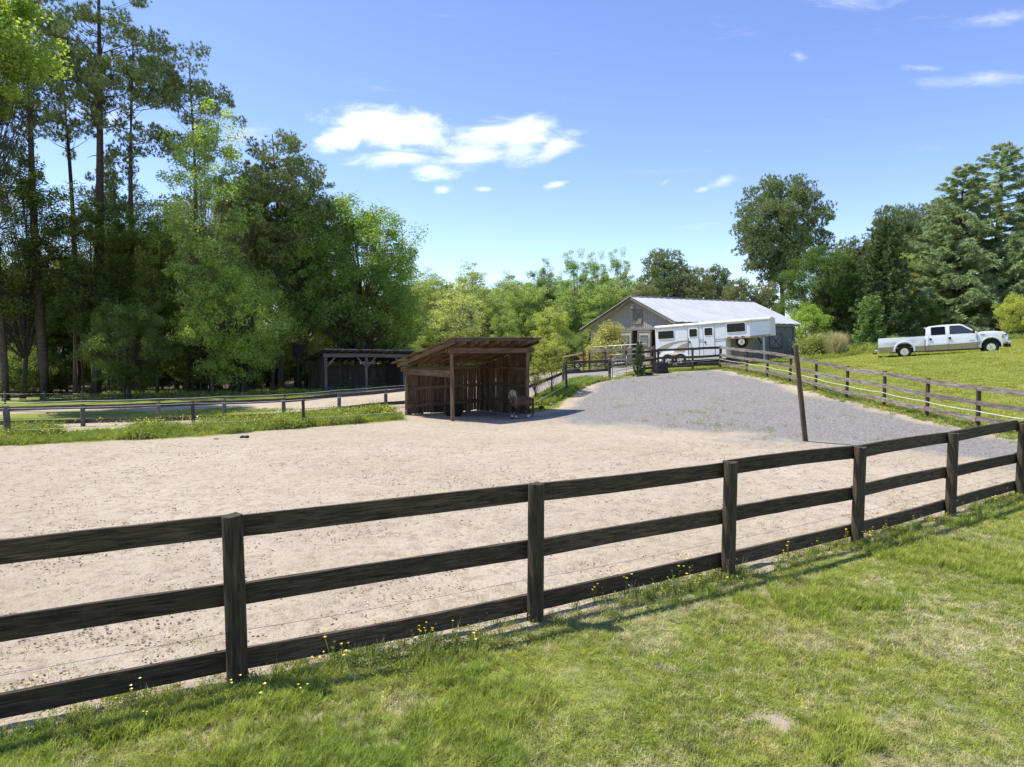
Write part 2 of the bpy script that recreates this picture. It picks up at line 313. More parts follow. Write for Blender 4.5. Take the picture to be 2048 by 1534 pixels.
def thing(name, label, cat, loc=(0, 0, 0), rot=0., group=None, pitch=0.):
    o = bpy.data.objects.new(name, None); o.empty_display_size = .3; COL.objects.link(o)
    o.matrix_basis = Matrix.Translation(loc) @ Matrix.Rotation(rot, 4, 'Z') @ Matrix.Rotation(pitch, 4, 'Y')
    o['label'] = label; o['category'] = cat
    if group: o['group'] = group
    return o
def tag(o, label, cat, group=None, kind=None):
    o['label'] = label
    if cat: o['category'] = cat
    if group: o['group'] = group
    if kind: o['kind'] = kind
    return o
class MB:
    def __init__(s): s.V = []; s.F = []
    def add(s, V, Fc): n = len(s.V); s.V += [tuple(v) for v in V]; s.F += [tuple(i + n for i in f) for f in Fc]; return s
    def box(s, c, d, Rm=None):
        hx, hy, hz = d[0] / 2, d[1] / 2, d[2] / 2; P = [Vector((x * hx, y * hy, z * hz)) for z in (-1, 1) for y in (-1, 1) for x in (-1, 1)]
        if Rm is not None: P = [Rm @ p for p in P]
        c = Vector(c); return s.add([p + c for p in P], [(0, 2, 3, 1), (4, 5, 7, 6), (0, 1, 5, 4), (2, 6, 7, 3), (0, 4, 6, 2), (1, 3, 7, 5)])
    def tube(s, pts, rad, n=8, cap=True):
        pts = [Vector(p) for p in pts]; rings = []; m = len(pts)
        if isinstance(rad, (int, float)): rad = [rad] * m
        up = Vector((0, 0, 1)); base = len(s.V)
        for i, p in enumerate(pts):
            t = (pts[min(i + 1, m - 1)] - pts[max(i - 1, 0)]).normalized(); a = t.cross(up)
            if a.length < .05: a = t.cross(Vector((1, 0, 0)))
            a.normalize(); b2 = t.cross(a)
            for k in range(n): th = 2 * math.pi * k / n; s.V.append(tuple(p + (a * math.cos(th) + b2 * math.sin(th)) * rad[i]))
        for i in range(m - 1):
            for k in range(n): a0 = base + i * n + k; a1 = base + i * n + (k + 1) % n; s.F.append((a0, a1, a1 + n, a0 + n))
        if cap: s.F.append(tuple(base + k for k in range(n))[::-1]); s.F.append(tuple(base + (m - 1) * n + k for k in range(n)))
        return s
    def prism(s, poly, y0, y1):                                # polygon in XZ pushed along Y
        n = len(poly); V = [(x, y0, z) for x, z in poly] + [(x, y1, z) for x, z in poly]
        return s.add(V, [tuple(range(n))] + [tuple(range(2 * n - 1, n - 1, -1))] + [(i, (i + 1) % n + 0, (i + 1) % n + n, i + n)[::-1] for i in range(n)])
    def lathe(s, prof, c, axis='Y', n=20):                     # profile (r, h)
        base = len(s.V); c = Vector(c)
        for r, h in prof:
            for k in range(n):
                th = 2 * math.pi * k / n; a, b2 = r * math.cos(th), r * math.sin(th)
                s.V.append(tuple(c + (Vector((a, h, b2)) if axis == 'Y' else Vector((a, b2, h)))))
        for i in range(len(prof) - 1):
            for k in range(n): a0 = base + i * n + k; a1 = base + i * n + (k + 1) % n; s.F.append((a0, a1, a1 + n, a0 + n))
        return s
    def obj(s, name, mat, parent=None, smooth=False, bevel=0., label=None, kind=None, M4=None, fixn=True):
        me = mkmesh(name, s.V, s.F, mat, smooth)
        if fixn:
            bm = bmesh.new(); bm.from_mesh(me); bmesh.ops.recalc_face_normals(bm, faces=bm.faces)
            if bevel: bmesh.ops.bevel(bm, geom=[e for e in bm.edges if len(e.link_faces) == 2 and e.calc_face_angle(0) > .5], offset=bevel, segments=2, affect='EDGES', clamp_overlap=True, profile=.6)
            bm.to_mesh(me); bm.free()
            if bevel: me.polygons.foreach_set('use_smooth', np.ones(len(me.polygons), bool)); me.set_sharp_from_angle(angle=R(40))
        o = bpy.data.objects.new(name, me); COL.objects.link(o)
        if parent is not None: o.parent = parent
        if M4 is not None: o.matrix_basis = M4
        if label: o['label'] = label
        if kind: o['kind'] = kind
        return o
def inv(parent): 
    m = parent.matrix_basis.copy(); p = parent.parent
    while p: m = p.matrix_basis @ m; p = p.parent
    return m.inverted()
def frame_from(p0, p1, up=Vector((0, 0, 1))):
    p0 = Vector(p0); p1 = Vector(p1); x = (p1 - p0).normalized(); y = up.cross(x)
    if y.length < .05: y = Vector((0, 1, 0)).cross(x); 
    y.normalize(); z = x.cross(y); m = Matrix((x, y, z)).transposed().to_4x4(); m.translation = p0; return m
rnd = random.Random(5)
def beam(name, p0, p1, w, h, mat, parent, up=Vector((0, 0, 1)), rough=.0, seg=1, label=None, warp=0., taper=1., local=False, bend=0., bev=None):
    """a plank or beam from p0 to p1, w across (local Y), h along up (local Z), grain along local X"""
    L = (Vector(p1) - Vector(p0)).length; V = []; Fc = []
    a1 = rnd.uniform(-warp, warp); a2 = rnd.uniform(-warp, warp); ph = rnd.random() * 6
    for i in range(seg + 1):
        t = i / seg; x = L * t; dy = a1 * math.sin(math.pi * t); dz = a2 * math.sin(math.pi * t) + bend * t * (t) * 1.0
        e = rough; k = 1 + (taper - 1) * t
        for (sy, sz) in ((-1, -1), (1, -1), (1, 1), (-1, 1)): V.append((x, sy * w / 2 * k + dy + rnd.uniform(-e, e) * .4, sz * h / 2 * k + dz + rnd.uniform(-e, e)))
    for i in range(seg):
        for k in range(4): a = i * 4 + k; c = i * 4 + (k + 1) % 4; Fc.append((a, c, c + 4, a + 4))
    Fc.append((3, 2, 1, 0)); n = seg * 4; Fc.append((n, n + 1, n + 2, n + 3))
    me = mkmesh(name, V, Fc, mat)
    if bev:
        bm = bmesh.new(); bm.from_mesh(me); bmesh.ops.recalc_face_normals(bm, faces=bm.faces); bmesh.ops.bevel(bm, geom=[e for e in bm.edges if e.calc_face_angle(0) > .9], offset=bev, segments=2, affect='EDGES'); bm.to_mesh(me); bm.free()
        me.polygons.foreach_set('use_smooth', np.ones(len(me.polygons), bool)); me.set_sharp_from_angle(angle=R(40))
    o = bpy.data.objects.new(name, me); COL.objects.link(o); m = frame_from(p0, p1, up)
    if parent is not None: o.parent = parent; o.matrix_basis = m if local else inv(parent) @ m
    else: o.matrix_basis = m
    if label: o['label'] = label
    return o
def post(name, base, h, r, mat, parent, n=10, lean=(0, 0), rt=None, sink=.15, square=False, chip=0.):
    """a post whose grain runs along local X"""
    if square: return beam(name, Vector(base) - Vector((0, 0, sink)), Vector(base) + Vector((lean[0], lean[1], h)), r * 2, r * 2, mat, parent, up=Vector((0, 1, 0)))
    mb = MB(); L = h + sink; seg = 5; rt = rt or r; pts = []; rad = []
    base_i = 0
    for i in range(seg + 1):
        t = i / seg; rr = r + (rt - r) * t
        for k in range(n):
            th = 2 * math.pi * k / n; q = rr * (1 + .035 * math.sin(3 * th + i * .4) + rnd.uniform(-.015, .015)); mb.V.append((L * t + (rnd.uniform(-chip, chip) if i == seg else 0), q * math.cos(th), q * math.sin(th)))
    for i in range(seg):
        for k in range(n): a = i * n + k; c = i * n + (k + 1) % n; mb.F.append((a, c, c + n, a + n))
    top = len(mb.V); mb.V.append((L + chip * .8, 0, 0))
    for k in range(n): mb.F.append((seg * n + k, seg * n + (k + 1) % n, top))
    m = frame_from(Vector(base) - Vector((0, 0, sink)), Vector(base) + Vector((lean[0], lean[1], h)), Vector((0, 1, 0)))
    o = mb.obj(name, mat, parent, M4=inv(parent) @ m if parent is not None else m, smooth=True, fixn=False)
    o.data.set_sharp_from_angle(angle=R(50)); return o
def strand(name, pts, r, mat, parent, n=4, sag=0.):
    P = []
    for a, c in zip(pts[:-1], pts[1:]):
        for k in range(6): t = k / 6; q = Vector(a).lerp(Vector(c), t); q.z -= sag * 4 * t * (1 - t); P.append(q)
    P.append(Vector(pts[-1])); iv = inv(parent); return MB().tube([iv @ p for p in P], r, n).obj(name, mat, parent, fixn=False)

# ================================================================== GROUND: one height grid split into named sheets
def P2(*a): return np.array(a, float)
NEARP = [atz(px, py, z) for px, py, z in [(475, 1368, 0), (1070, 1243, 0), (1456, 1152, -.04), (1714, 1087, -.08), (1901, 1032, -.10), (2040, 992, -.12)]]
NEARP = [Vector((p.x, p.y, gz(p.x, p.y))) for p in NEARP]
d0 = NEARP[1] - NEARP[0]
PRE = [Vector((NEARP[0].x - d0.x * k, NEARP[0].y - d0.y * k, 0)) for k in (4, 3, 2, 1)]; PRE = [Vector((p.x, p.y, gz(p.x, p.y))) for p in PRE]
RFX = [(1963, 19.5), (1859, 21.5), (1772, 23.6), (1696, 25.8), (1634, 28), (1581, 30.2), (1535, 32.5), (1494, 34.8), (1441, 38.5)]
RF = [onground(a, b) for a, b in RFX]
def G3(x, y): return Vector((x, y, gz(x, y)))
RFN = [G3(13.65, 17.2), G3(13.7, 14.9)]                       # continues towards the viewer, outside the frame
NEXT = [G3(11.2, 13.4)]
nl = [(p.x, p.y) for p in PRE + NEARP + NEXT]
ARENA = P2(*([(-60, nl[0][1] - 26)] + nl + [(13.6, 14.9), (13.3, 19.5), (12.75, 23.6), (12.3, 28), (12.05, 32.5), (11.6, 38.1), (8.4, 37.7), (6.9, 37.2), (5.2, 35.6), (3.6, 32.2), (2.2, 28.6), (0.95, 28.0),
                         (-1.1, 30.4), (-4.4, 27.6), (-3.95, 25.5), (-9.2, 20.3), (-13.3, 18.3), (-30, 12), (-60, 5)]))
PADDOCK = P2((-60, 14), (-30, 18.5), (-15, 21.4), (-9.5, 23.4), (-4.6, 27.6), (-2.6, 30.5), (-0.6, 31.5), (1.4, 29.8), (3.0, 33.5), (4.4, 36.5), (5.6, 41), (3.5, 48), (-1, 53), (-8, 53.5), (-12, 50), (-14, 45), (-22, 38), (-60, 34))
DRIVE = P2((1.3, 30.6), (3.0, 33.5), (4.4, 36.2), (6.4, 38.5), (8.3, 41), (9.5, 44.5), (9.5, 49), (6.5, 50), (5, 46), (2.5, 42), (0.2, 37), (-.4, 33))
def sdist(poly, x, y):                                         # signed distance, positive inside
    d = np.full(x.shape, 1e9); ins = np.zeros(x.shape, bool); n = len(poly)
    for i in range(n):
        a = poly[i]; b = poly[(i + 1) % n]; e = b - a; t = np.clip(((x - a[0]) * e[0] + (y - a[1]) * e[1]) / (e @ e), 0, 1)
        d = np.minimum(d, np.hypot(x - a[0] - t * e[0], y - a[1] - t * e[1]))
        c = ((a[1] > y) != (b[1] > y)); xx = a[0] + (y - a[1]) * e[0] / (e[1] if abs(e[1]) > 1e-9 else 1e-9); ins ^= (c & (x < xx))
    return np.where(ins, d, -d)
def polyd(line, x, y):
    d = np.full(x.shape, 1e9)
    for a, b in zip(line[:-1], line[1:]):
        a = np.array(a[:2], float); b = np.array(b[:2], float); e = b - a; t = np.clip(((x - a[0]) * e[0] + (y - a[1]) * e[1]) / (e @ e), 0, 1); d = np.minimum(d, np.hypot(x - a[0] - t * e[0], y - a[1] - t * e[1]))
    return d
def masks(x, y):
    nz = (fbm(x, y, 2.5, 1) - .5); nf = (fbm(x, y, .5, 2, 3) - .5)
    da = sdist(ARENA, x, y); dp = sdist(PADDOCK, x, y); dd = sdist(DRIVE, x, y)
    # bottom edge of the arena: bare strip reaches a little under the near fence
    sa = sstep(-.22, .12, da + .15 + nf * .55 + nz * .35); sp_ = sstep(-.4, .5, dp + nz * 2 + nf * .6); sdv = sstep(-.3, .4, dd + nz * 1.5 + nf * .5)
    gp = np.hypot((x + 17) / 7.5, (y - 28.5) / 3.2); sp_ = sp_ * sstep(.75, 1.1, gp + nf * .6 + nz * .5)
    gp2 = np.hypot((x + 22) / 13, (y - 40) / 5); sp_ = sp_ * sstep(.7, 1.0, gp2 + nf * .6)
    sand = np.maximum(np.maximum(sa, sp_), sdv)
    gx = (x - 1.37) * .738 + (y - 24.6) * .675                # beyond this line the lot is grey gravel
    grav = sstep(-1.2, 1.1, gx + nz * 3.0 + nf * 2.5 + (y - 24) * .02) * sstep(-.1, .6, da + nz * .9 + nf * .7 - .12 - .10 * sstep(18, 26, y))
    grav = np.maximum(grav, sdv * .8 * sstep(.0, 1.2, dd + nf))
    soil = np.clip(sstep(.62, .80, fbm(x, y, .45, 6)) * .45 * (y < 14), 0, 1)
    for cx, cy, r in ((1.42, 4.05, .11), (1.22, 3.88, .10), (1.52, 4.3, .07), (1.8, 4.5, .08), (3.42, 4.95, .10), (3.2, 5.25, .06), (-.1, 5.05, .07), (3.75, 4.5, .06)):
        soil = np.maximum(soil, sstep(1.3, .3, np.hypot((x - cx) / (r * 1.5), (y - cy) / r) + nf * 4.5) * (.25 + .75 * sstep(.38, .6, fbm(x, y, .13, 8, 2))))
    rf = polyd([tuple(p) for p in RFN[::-1] + RF], x, y); soil = np.maximum(soil, sstep(.55, .1, rf + nf * .6) * .85)
    yard = sstep(4, 1.5, np.hypot((x - 8) / 1.6, (y - 42.5))) * (.35 + nz); soil = np.maximum(soil, np.clip(yard, 0, 1))
    lit = sstep(44.5, 48.5, y + nz * 6 + (x + 12) * .12) * (x < 1) * sstep(1.5, -3, x) * (1 - sp_)
    return dict(sand=sand, gravel=grav, bare=soil, litter=lit, da=da, dp=dp, dd=dd)
def axis(segs):
    r = [segs[0][0]]
    for a, b, s0, s1 in segs:
        while r[-1] < b - 1e-6: t = (r[-1] - a) / (b - a); r.append(r[-1] + s0 + (s1 - s0) * t)
        r[-1] = b
    return np.array(r)
ys_ = axis([(-300, -20, 60, 10), (-20, 2, 4, .4), (2, 5.5, .07, .07), (5.5, 12, .08, .14), (12, 26, .15, .25), (26, 48, .25, .5), (48, 90, .8, 4), (90, 400, 8, 60), (400, 3000, 200, 900)])
xs_ = axis([(-3000, -400, 900, 100), (-400, -40, 60, 4), (-40, -14, 2, .3), (-14, -4, .22, .12), (-4, 8, .09, .09), (8, 16, .12, .22), (16, 40, .3, 3), (40, 400, 4, 60), (400, 3000, 100, 900)])
GX, GY = np.meshgrid(xs_, ys_); GZ = ground(GX, GY); MK = masks(GX, GY)
near = sstep(30, 8, GY)
GZ = GZ + MK['sand'] * (1 - MK['gravel'] * .6) * ((fbm(GX, GY, .5, 9, 3) - .5) * .07 + (fbm(GX, GY, .2, 4, 2) - .5) * .035) * near * (GY < 40) + (1 - MK['sand']) * (fbm(GX, GY, .9, 12, 3) - .5) * .06 * near
def gzm(x, y): return ground(x, y)
nx, ny = len(xs_), len(ys_); idx = np.arange(nx * ny).reshape(ny, nx)
quads = np.stack([idx[:-1, :-1], idx[:-1, 1:], idx[1:, 1:], idx[1:, :-1]], -1).reshape(-1, 4)
cx_ = GX.ravel()[quads].mean(1); cy_ = GY.ravel()[quads].mean(1); Mc = masks(cx_, cy_)
reg = np.zeros(len(quads), int)
reg[(Mc['da'] > -.1)] = 1; reg[(Mc['da'] > -.1) & (Mc['gravel'] > .5)] = 2; reg[(reg == 0) & (Mc['dp'] > 0) & (Mc['sand'] > .5)] = 3; reg[(reg != 1) & (reg != 2) & (Mc['dd'] > 0)] = 4
ALLV = np.stack([GX.ravel(), GY.ravel(), GZ.ravel()], -1)
for k, (nm, lb) in enumerate([('lawn', None), ('riding_arena', None), ('gravel_lot', None), ('paddock', None), ('gravel_driveway', None)]):
    q = quads[reg == k]; u, iv_ = np.unique(q, return_inverse=True); me = mkmesh(nm, ALLV[u], iv_.reshape(q.shape), M['ground'], True)
    for a in ('sand', 'gravel', 'bare', 'litter'):
        at_ = me.attributes.new(a, 'FLOAT', 'POINT'); at_.data.foreach_set('value', MK[a].ravel()[u].astype(np.float32))
    o = bpy.data.objects.new(nm, me); COL.objects.link(o); o['kind'] = 'structure'

# ================================================================== NEAR FENCE
FNAME = 'black board fence running across the foreground beside the mown grass'
root = thing('board_fence', 'black three-board fence crossing the foreground between sand and grass', 'fence', NEARP[0])
allp = PRE + NEARP + NEXT + [RFN[1]]
hts = [1.29] * 4 + [1.30, 1.29, 1.29, 1.28, 1.28, 1.27] + [1.26, 1.28]
for i, p in enumerate(allp):
    post('post', p, hts[i], .078, M['post_dark'], root, 16, (rnd.uniform(-.012, .012), rnd.uniform(-.01, .01)), .074, chip=.008)
nrm = Vector((-d0.y, d0.x, 0)).normalized()
for zc in (.155, .66, 1.195):
    for i in range(len(allp) - 1):
        a, b = allp[i], allp[i + 1]; n_ = Vector((-(b - a).y, (b - a).x, 0)).normalized(); off = n_ * (.078 + .018)
        sagz = -.06 if False else 0
        pa = a + off + Vector((0, 0, zc + rnd.uniform(-.012, .012))); pb = b + off + Vector((0, 0, zc + rnd.uniform(-.012, .012)))
        dd = (pb - pa).normalized() * .004
        if i == 8 and zc > 1: pb += Vector((0, 0, .04))
        beam('rail', pa + dd, pb - dd, .036, .165, M['fence_dark'], root, rough=.003, seg=8, warp=.012)
wire_pts = []
for i, p in enumerate(allp[:-1]):
    n_ = Vector((-d0.y, d0.x, 0)).normalized(); wire_pts.append(p + n_ * .27 + Vector((0, 0, .30)))
strand('electric_tape', wire_pts, .0022, M['wire'], root, 5, .015)
for w_, p in []: beam('insulator', p + n_ * .05 + Vector((0, 0, .31)), w_, .014, .014, M['black'], root)

# ================================================================== RIGHT WEATHERED FENCE
def board_fence(pts, heights, rails, name, label, mp, mr, rw=.13, rt=.034, pr=.055, side=1, group=None, square=False, capover=True, seg=3, warp=.02, skip=()):
    r_ = thing(name, label, 'fence', pts[0], 0, group)
    for i, p in enumerate(pts): post('post', p, heights[i], pr, mp, r_, 8, (rnd.uniform(-.03, .03), rnd.uniform(-.03, .03)), chip=.006, square=square)
    for zc in rails:
        for i in range(len(pts) - 1):
            if i in skip: continue
            a, b = pts[i], pts[i + 1]; n_ = Vector((-(b - a).y, (b - a).x, 0)).normalized() * side * (pr + rt / 2 + .002)
            pa = a + n_ + Vector((0, 0, zc * heights[i] + rnd.uniform(-.02, .02))); pb = b + n_ + Vector((0, 0, zc * heights[i + 1] + rnd.uniform(-.02, .02))); e = (pb - pa).normalized() * .006
            beam('rail', pa + e, pb - e, rt, rw, mr, r_, rough=.006, seg=seg, warp=warp)
    return r_
rfp = RFN[::-1] + RF
rf = board_fence(rfp, [1.27] * len(rfp), (.94, .60, .24), 'paddock_fence', 'weathered grey-brown three-rail fence between the gravel lot and the bright lawn', M['fence_post_brown'], M['fence_grey'], .135, .038, .06, 1)
strand('electric_tape', [p + Vector((-.14, 0, .55)) for p in rfp], .011, M['rope'], rf, 5, .03)
# the corner fence in front of the trailer, from the grey fence corner to the gate
C0 = RF[-1]; c1 = onground(1386, 38.2); c2 = onground(1316, 38.4); c3 = onground(1277, 37.7)
rc = board_fence([C0, c1, c2, c3], [1.25, 1.3, 1.3, 1.3], (.93, .58, .22), 'corner_fence', 'dark brown three-rail fence in front of the white horse trailer', M['fence_post_brown'], M['fence_post_brown'], .13, .036, .06, 1)
strand('electric_tape', [C0 + Vector((0, -.15, .55)), c1 + Vector((0, -.15, .52)), c2 + Vector((0, -.15, .50)), c3 + Vector((0, -.15, .5)), onground(1235, 36.3) + Vector((0, -.1, .1))], .010, M['rope'], rc, 5, .03)
# fence behind, running along the yard in front of the barn
b0 = onground(1308, 42.5); b1 = onground(1252, 43.5); b2 = onground(1211, 44.3); b3 = onground(1179, 45); 
rb = board_fence([b0, b1, b2, b3], [1.3, 1.3, 1.3, 1.3], (.9, .42), 'yard_fence', 'brown two-rail fence in front of the barn doors, behind the metal gate', M['fence_post_brown'], M['fence_grey'], .15, .036, .07, 1)
e0 = b3; e1 = onground(1148, 49); e2 = onground(1100, 56)
re_ = board_fence([G3(e0.x - .35, e0.y + .3), e1, e2], [1.25, 1.15, 1.1], (.93, .5), 'back_yard_fence', 'brown rail fence sloping away to the woods left of the barn', M['fence_post_brown'], M['fence_grey'], .13, .036, .06, 1)
# short fence left of the gate
s0 = at(1219, 760, 36); s1 = at(1127, 767, 34); s2 = at(1052, 786, 31.3); s0.z = gz(s0.x, s0.y); s1.z = gz(s1.x, s1.y); s2.z = gz(s2.x, s2.y)
rs_ = board_fence([s0, s1, s2], [1.08, 1.08, 1.08], (.90, .46), 'short_rail_fence', 'old two-rail fence left of the metal gate above the green iris bed', M['pale_post'], M['fence_post_brown'], .14, .036, .07, -1)
w0 = onground(1134, 31.4); w1 = onground(1221, 35.7); ws = onground(1062, 28.9)
rw_ = thing('dark_wire_fence', 'white rope fence on dark posts beside the iris bed near the pony', 'fence', w0)
for p, h in ((w0, 1.25), (w1, .95)): post('post', p, h, .055, M['black'], rw_, 8, (-.05, 0))
strand('electric_tape', [ws + Vector((0, 0, .25)), w0 + Vector((-.05, -.07, .32)), onground(1180, 33.6) + Vector((0, 0, .30)), w1 + Vector((0, -.1, .30)), onground(1250, 36.9) + Vector((0, 0, .5)), c3 + Vector((0, -.1, .75))], .012, M['rope'], rw_, 5, .03)

# ================================================================== LEFT FENCES
BF = [(-150, 23.2), (5, 23.6), (160, 24), (313, 24.6), (445, 25.3), (565, 26), (676, 27.4), (770, 29), (850, 30.6)]
tops = [812, 812, 808, 804, 799, 795, 786, 779, 771]
bp = [onground(a, b) for a, b in BF]; bh = [at(a[0], t, a[1]).z - p.z for a, t, p in zip(BF, tops, bp)]
lf = thing('paddock_board_fence', 'low grey two-board fence behind the flowering weeds at left', 'fence', bp[1])
for p, h in zip(bp, bh): post('post', p, h, .075, M['pale_post'], lf, 10, (rnd.uniform(-.02, .02), 0), chip=.006)
for k, (fr) in enumerate((.88, .22)):
    for i in range(len(bp) - 1):
        a, b = bp[i], bp[i + 1]; n_ = Vector((-(b - a).y, (b - a).x, 0)).normalized() * .095; za = bh[i] * fr - (.02 if fr > .5 else 0); zb = bh[i + 1] * fr
        beam('rail', a + n_ + Vector((0, 0, za)), b + n_ + Vector((0, 0, zb)), .036, .15, M['shed_grey'], lf, rough=.004, seg=4, warp=.02)
for p, h in zip(bp[3:8], bh[3:8]): beam('stake', p + Vector((.02, .05, h - .05)), p + Vector((.02, .05, h + .13)), .03, .03, M['shed_beam'], lf)
strand('electric_tape', [p + Vector((0, .02, h + .12)) for p, h in zip(bp, bh)], .006, M['rope'], lf, 4, .02)
WF = [(-240, 18.2, 816), (8, 19.6, 812), (383, 21.9, 802), (605, 23.2, 795), (812, 25.6, 778)]
wp = [onground(a, b) for a, b, c in WF]; wh = [at(a, c, b).z - p.z for (a, b, c), p in zip(WF, wp)]
wf = thing('wire_fence', 'white electric rope fence on dark posts along the weedy arena edge', 'fence', wp[1])
for i, (p, h) in enumerate(zip(wp, wh)):
    if i < 4: post('post', p, h, .06 if i > 1 else .085, M['pale_post'] if i == 1 else M['fence_post_brown'], wf, 8, (-.02, 0), label='pale grey post' if False else None) if False else post('post', p, h, .055 if i > 1 else .085, M['pale_post'] if i == 1 else M['fence_post_brown'], wf, 8, (-.02, 0))
for fr in (.93, .30): strand('electric_tape', [p + Vector((0, -.06, h * fr)) for p, h in zip(wp, wh)], .006, M['rope'], wf, 4, .03)
strand('electric_tape', [p + Vector((0, -.06, h * .62)) for p, h in zip(wp, wh)], .006, M['black'], wf, 4, .03)
# far line of short posts at the woods edge
FP = [(-60, 39), (5, 39.3), (85, 39.6), (160, 39.9), (228, 40.4), (294, 41), (354, 41.6), (405, 42.2), (460, 42.8)]
fp = [onground(a, b) for a, b in FP]
ff = thing('far_post_fence', 'thin wire fence on short pale posts in the shade under the woods', 'fence', fp[2])
for i, ((a, b), p) in enumerate(zip(FP, fp)): post('post', p, at(a, 783 if i < 6 else 781, b).z - p.z, .06 if i < 6 else .045, M['pale_post'], ff, 8)
for fr in (.9, .45): strand('wire', [p + Vector((0, -.07, (at(300, 785, b).z - p.z) * fr)) for (a, b), p in zip(FP, fp)], .006, M['wire'], ff, 3, .02)

# leaning pole
lb = onground(1616, 18.4); lt = at(1591, 690, 18.0)
po = beam('leaning_post', lb - (lt - lb).normalized() * .3, lt, .115, .125, M['leaning'], None, up=Vector((0, 1, 0)), rough=.006, seg=10, taper=.82, bev=.012)
tag(po, 'tall weathered square post leaning left on the gravel lot', 'post')

# ================================================================== METAL GATES
def gate(p0, p1, h, nbar, label, name='metal_gate', first=None):
    r_ = thing(name, label, 'gate', p0); iv = inv(r_); d = (p1 - p0); L = d.length; u = d.normalized(); z = Vector((0, 0, 1)); rr = .021
    mb = MB(); c = .14; b_ = .10
    pts = [p0 + z * b_, p0 + z * (h - c), p0 + u * c * .35 + z * (h - c * .35), p0 + u * c + z * h, p1 - u * c + z * h, p1 - u * c * .35 + z * (h - c * .35), p1 + z * (h - c), p1 + z * b_, p0 + z * b_]
    mb.tube([iv @ p for p in pts], rr, 8).obj('frame', M['galv'], r_, True)
    for k in range(1, nbar): zz = b_ + (h - b_) * (k / nbar) ** 1.1; MB().tube([iv @ (p0 + z * zz), iv @ (p1 + z * zz)], .017, 6).obj('bar', M['galv'], r_, True)
    mid = p0.lerp(p1, .55); MB().tube([iv @ (mid + z * b_), iv @ (mid + z * h)], .014, 6).obj('brace', M['galv'], r_, True); return r_
g0 = onground(1225.5, 36); g1 = onground(1275, 37.3)
gate(g0, g1, 1.17, 6, 'galvanised tube gate standing ajar at the edge of the gravel lot')
h0 = onground(1182, 46.3); h1 = onground(1296, 44.2)
gate(h0, h1, 1.5, 5, 'long galvanised tube gate leaning behind the yard fence by the barn', 'metal_gate')

# ================================================================== FRONT SHELTER (pony's)
Fp = G3(-2.19, 25.1); Rp = G3(.62, 27.8); d_fr = (Rp - Fp); d_fr.z = 0; Lfr = d_fr.length; uf = d_fr.normalized(); un = Vector((-uf.y, uf.x, 0)); W_ = 2.95
zt = 2.30                                                     # world height of the front beam
Lp = Fp + un * W_; Lp.z = gz(Lp.x, Lp.y); Bp = Rp + un * W_; Bp.z = gz(Bp.x, Bp.y)
sh = thing('run_in_shelter', 'brown plank shelter with a slanting tin roof where the pony stands', 'shed', Fp)
def P(a, b, z): v = Fp + uf * a + un * b; return Vector((v.x, v.y, z))
slope = -(zt - 1.52) / W_
def rz(b): return zt + .09 + slope * b
for a, b, tz, r in ((0, 0, zt, .075), (Lfr, 0, zt, .09), (0, W_, 1.48, .07), (Lfr, W_, 1.48, .07), (Lfr / 2, W_, 1.48, .06)):
    q = P(a, b, 0); g = gz(q.x, q.y); post('post', Vector((q.x, q.y, g)), tz - g, r, M['shed_beam'], sh, 9, (rnd.uniform(-.04, .04), 0), r * .9)
beam('header_beam', P(-.25, -.10, zt - .09), P(Lfr + .30, -.10, zt - .12), .045, .19, M['shed_beam'], sh, rough=.006, seg=4)
beam('header_beam', P(-.2, .1, zt - .09), P(Lfr + .2, .1, zt - .12), .045, .19, M['shed_beam'], sh)
beam('header_beam', P(-.30, W_ - .1, 1.44), P(Lfr + .2, W_ - .1, 1.44), .045, .17, M['shed_beam'], sh)
beam('side_beam', P(0.0, 0.08, 1.40), P(0.0, W_ + .1, 1.40), .045, .14, M['shed_beam'], sh, label='plank across the open left end')
beam('side_beam', P(.0, W_ + .05, 1.30), P(.0, .1, 1.27), .05, .12, M['shed_beam'], sh)
nr = 9
for i in range(nr):
    a = -.30 + (Lfr + .52) * i / (nr - 1); beam('rafter', P(a, -.46, rz(-.46) + .02), P(a + rnd.uniform(-.03, .03), W_ + .18, rz(W_ + .18) + .02), .045, .135, M['shed_beam'], sh, rough=.004, seg=2)
for k in range(6):
    b = -.40 + (W_ + .52) * k / 5; beam('purlin', P(-.42, b, rz(b) + .115), P(Lfr + .34, b, rz(b) + .115), .085, .04, M['shed_beam'], sh, rough=.004, seg=3)
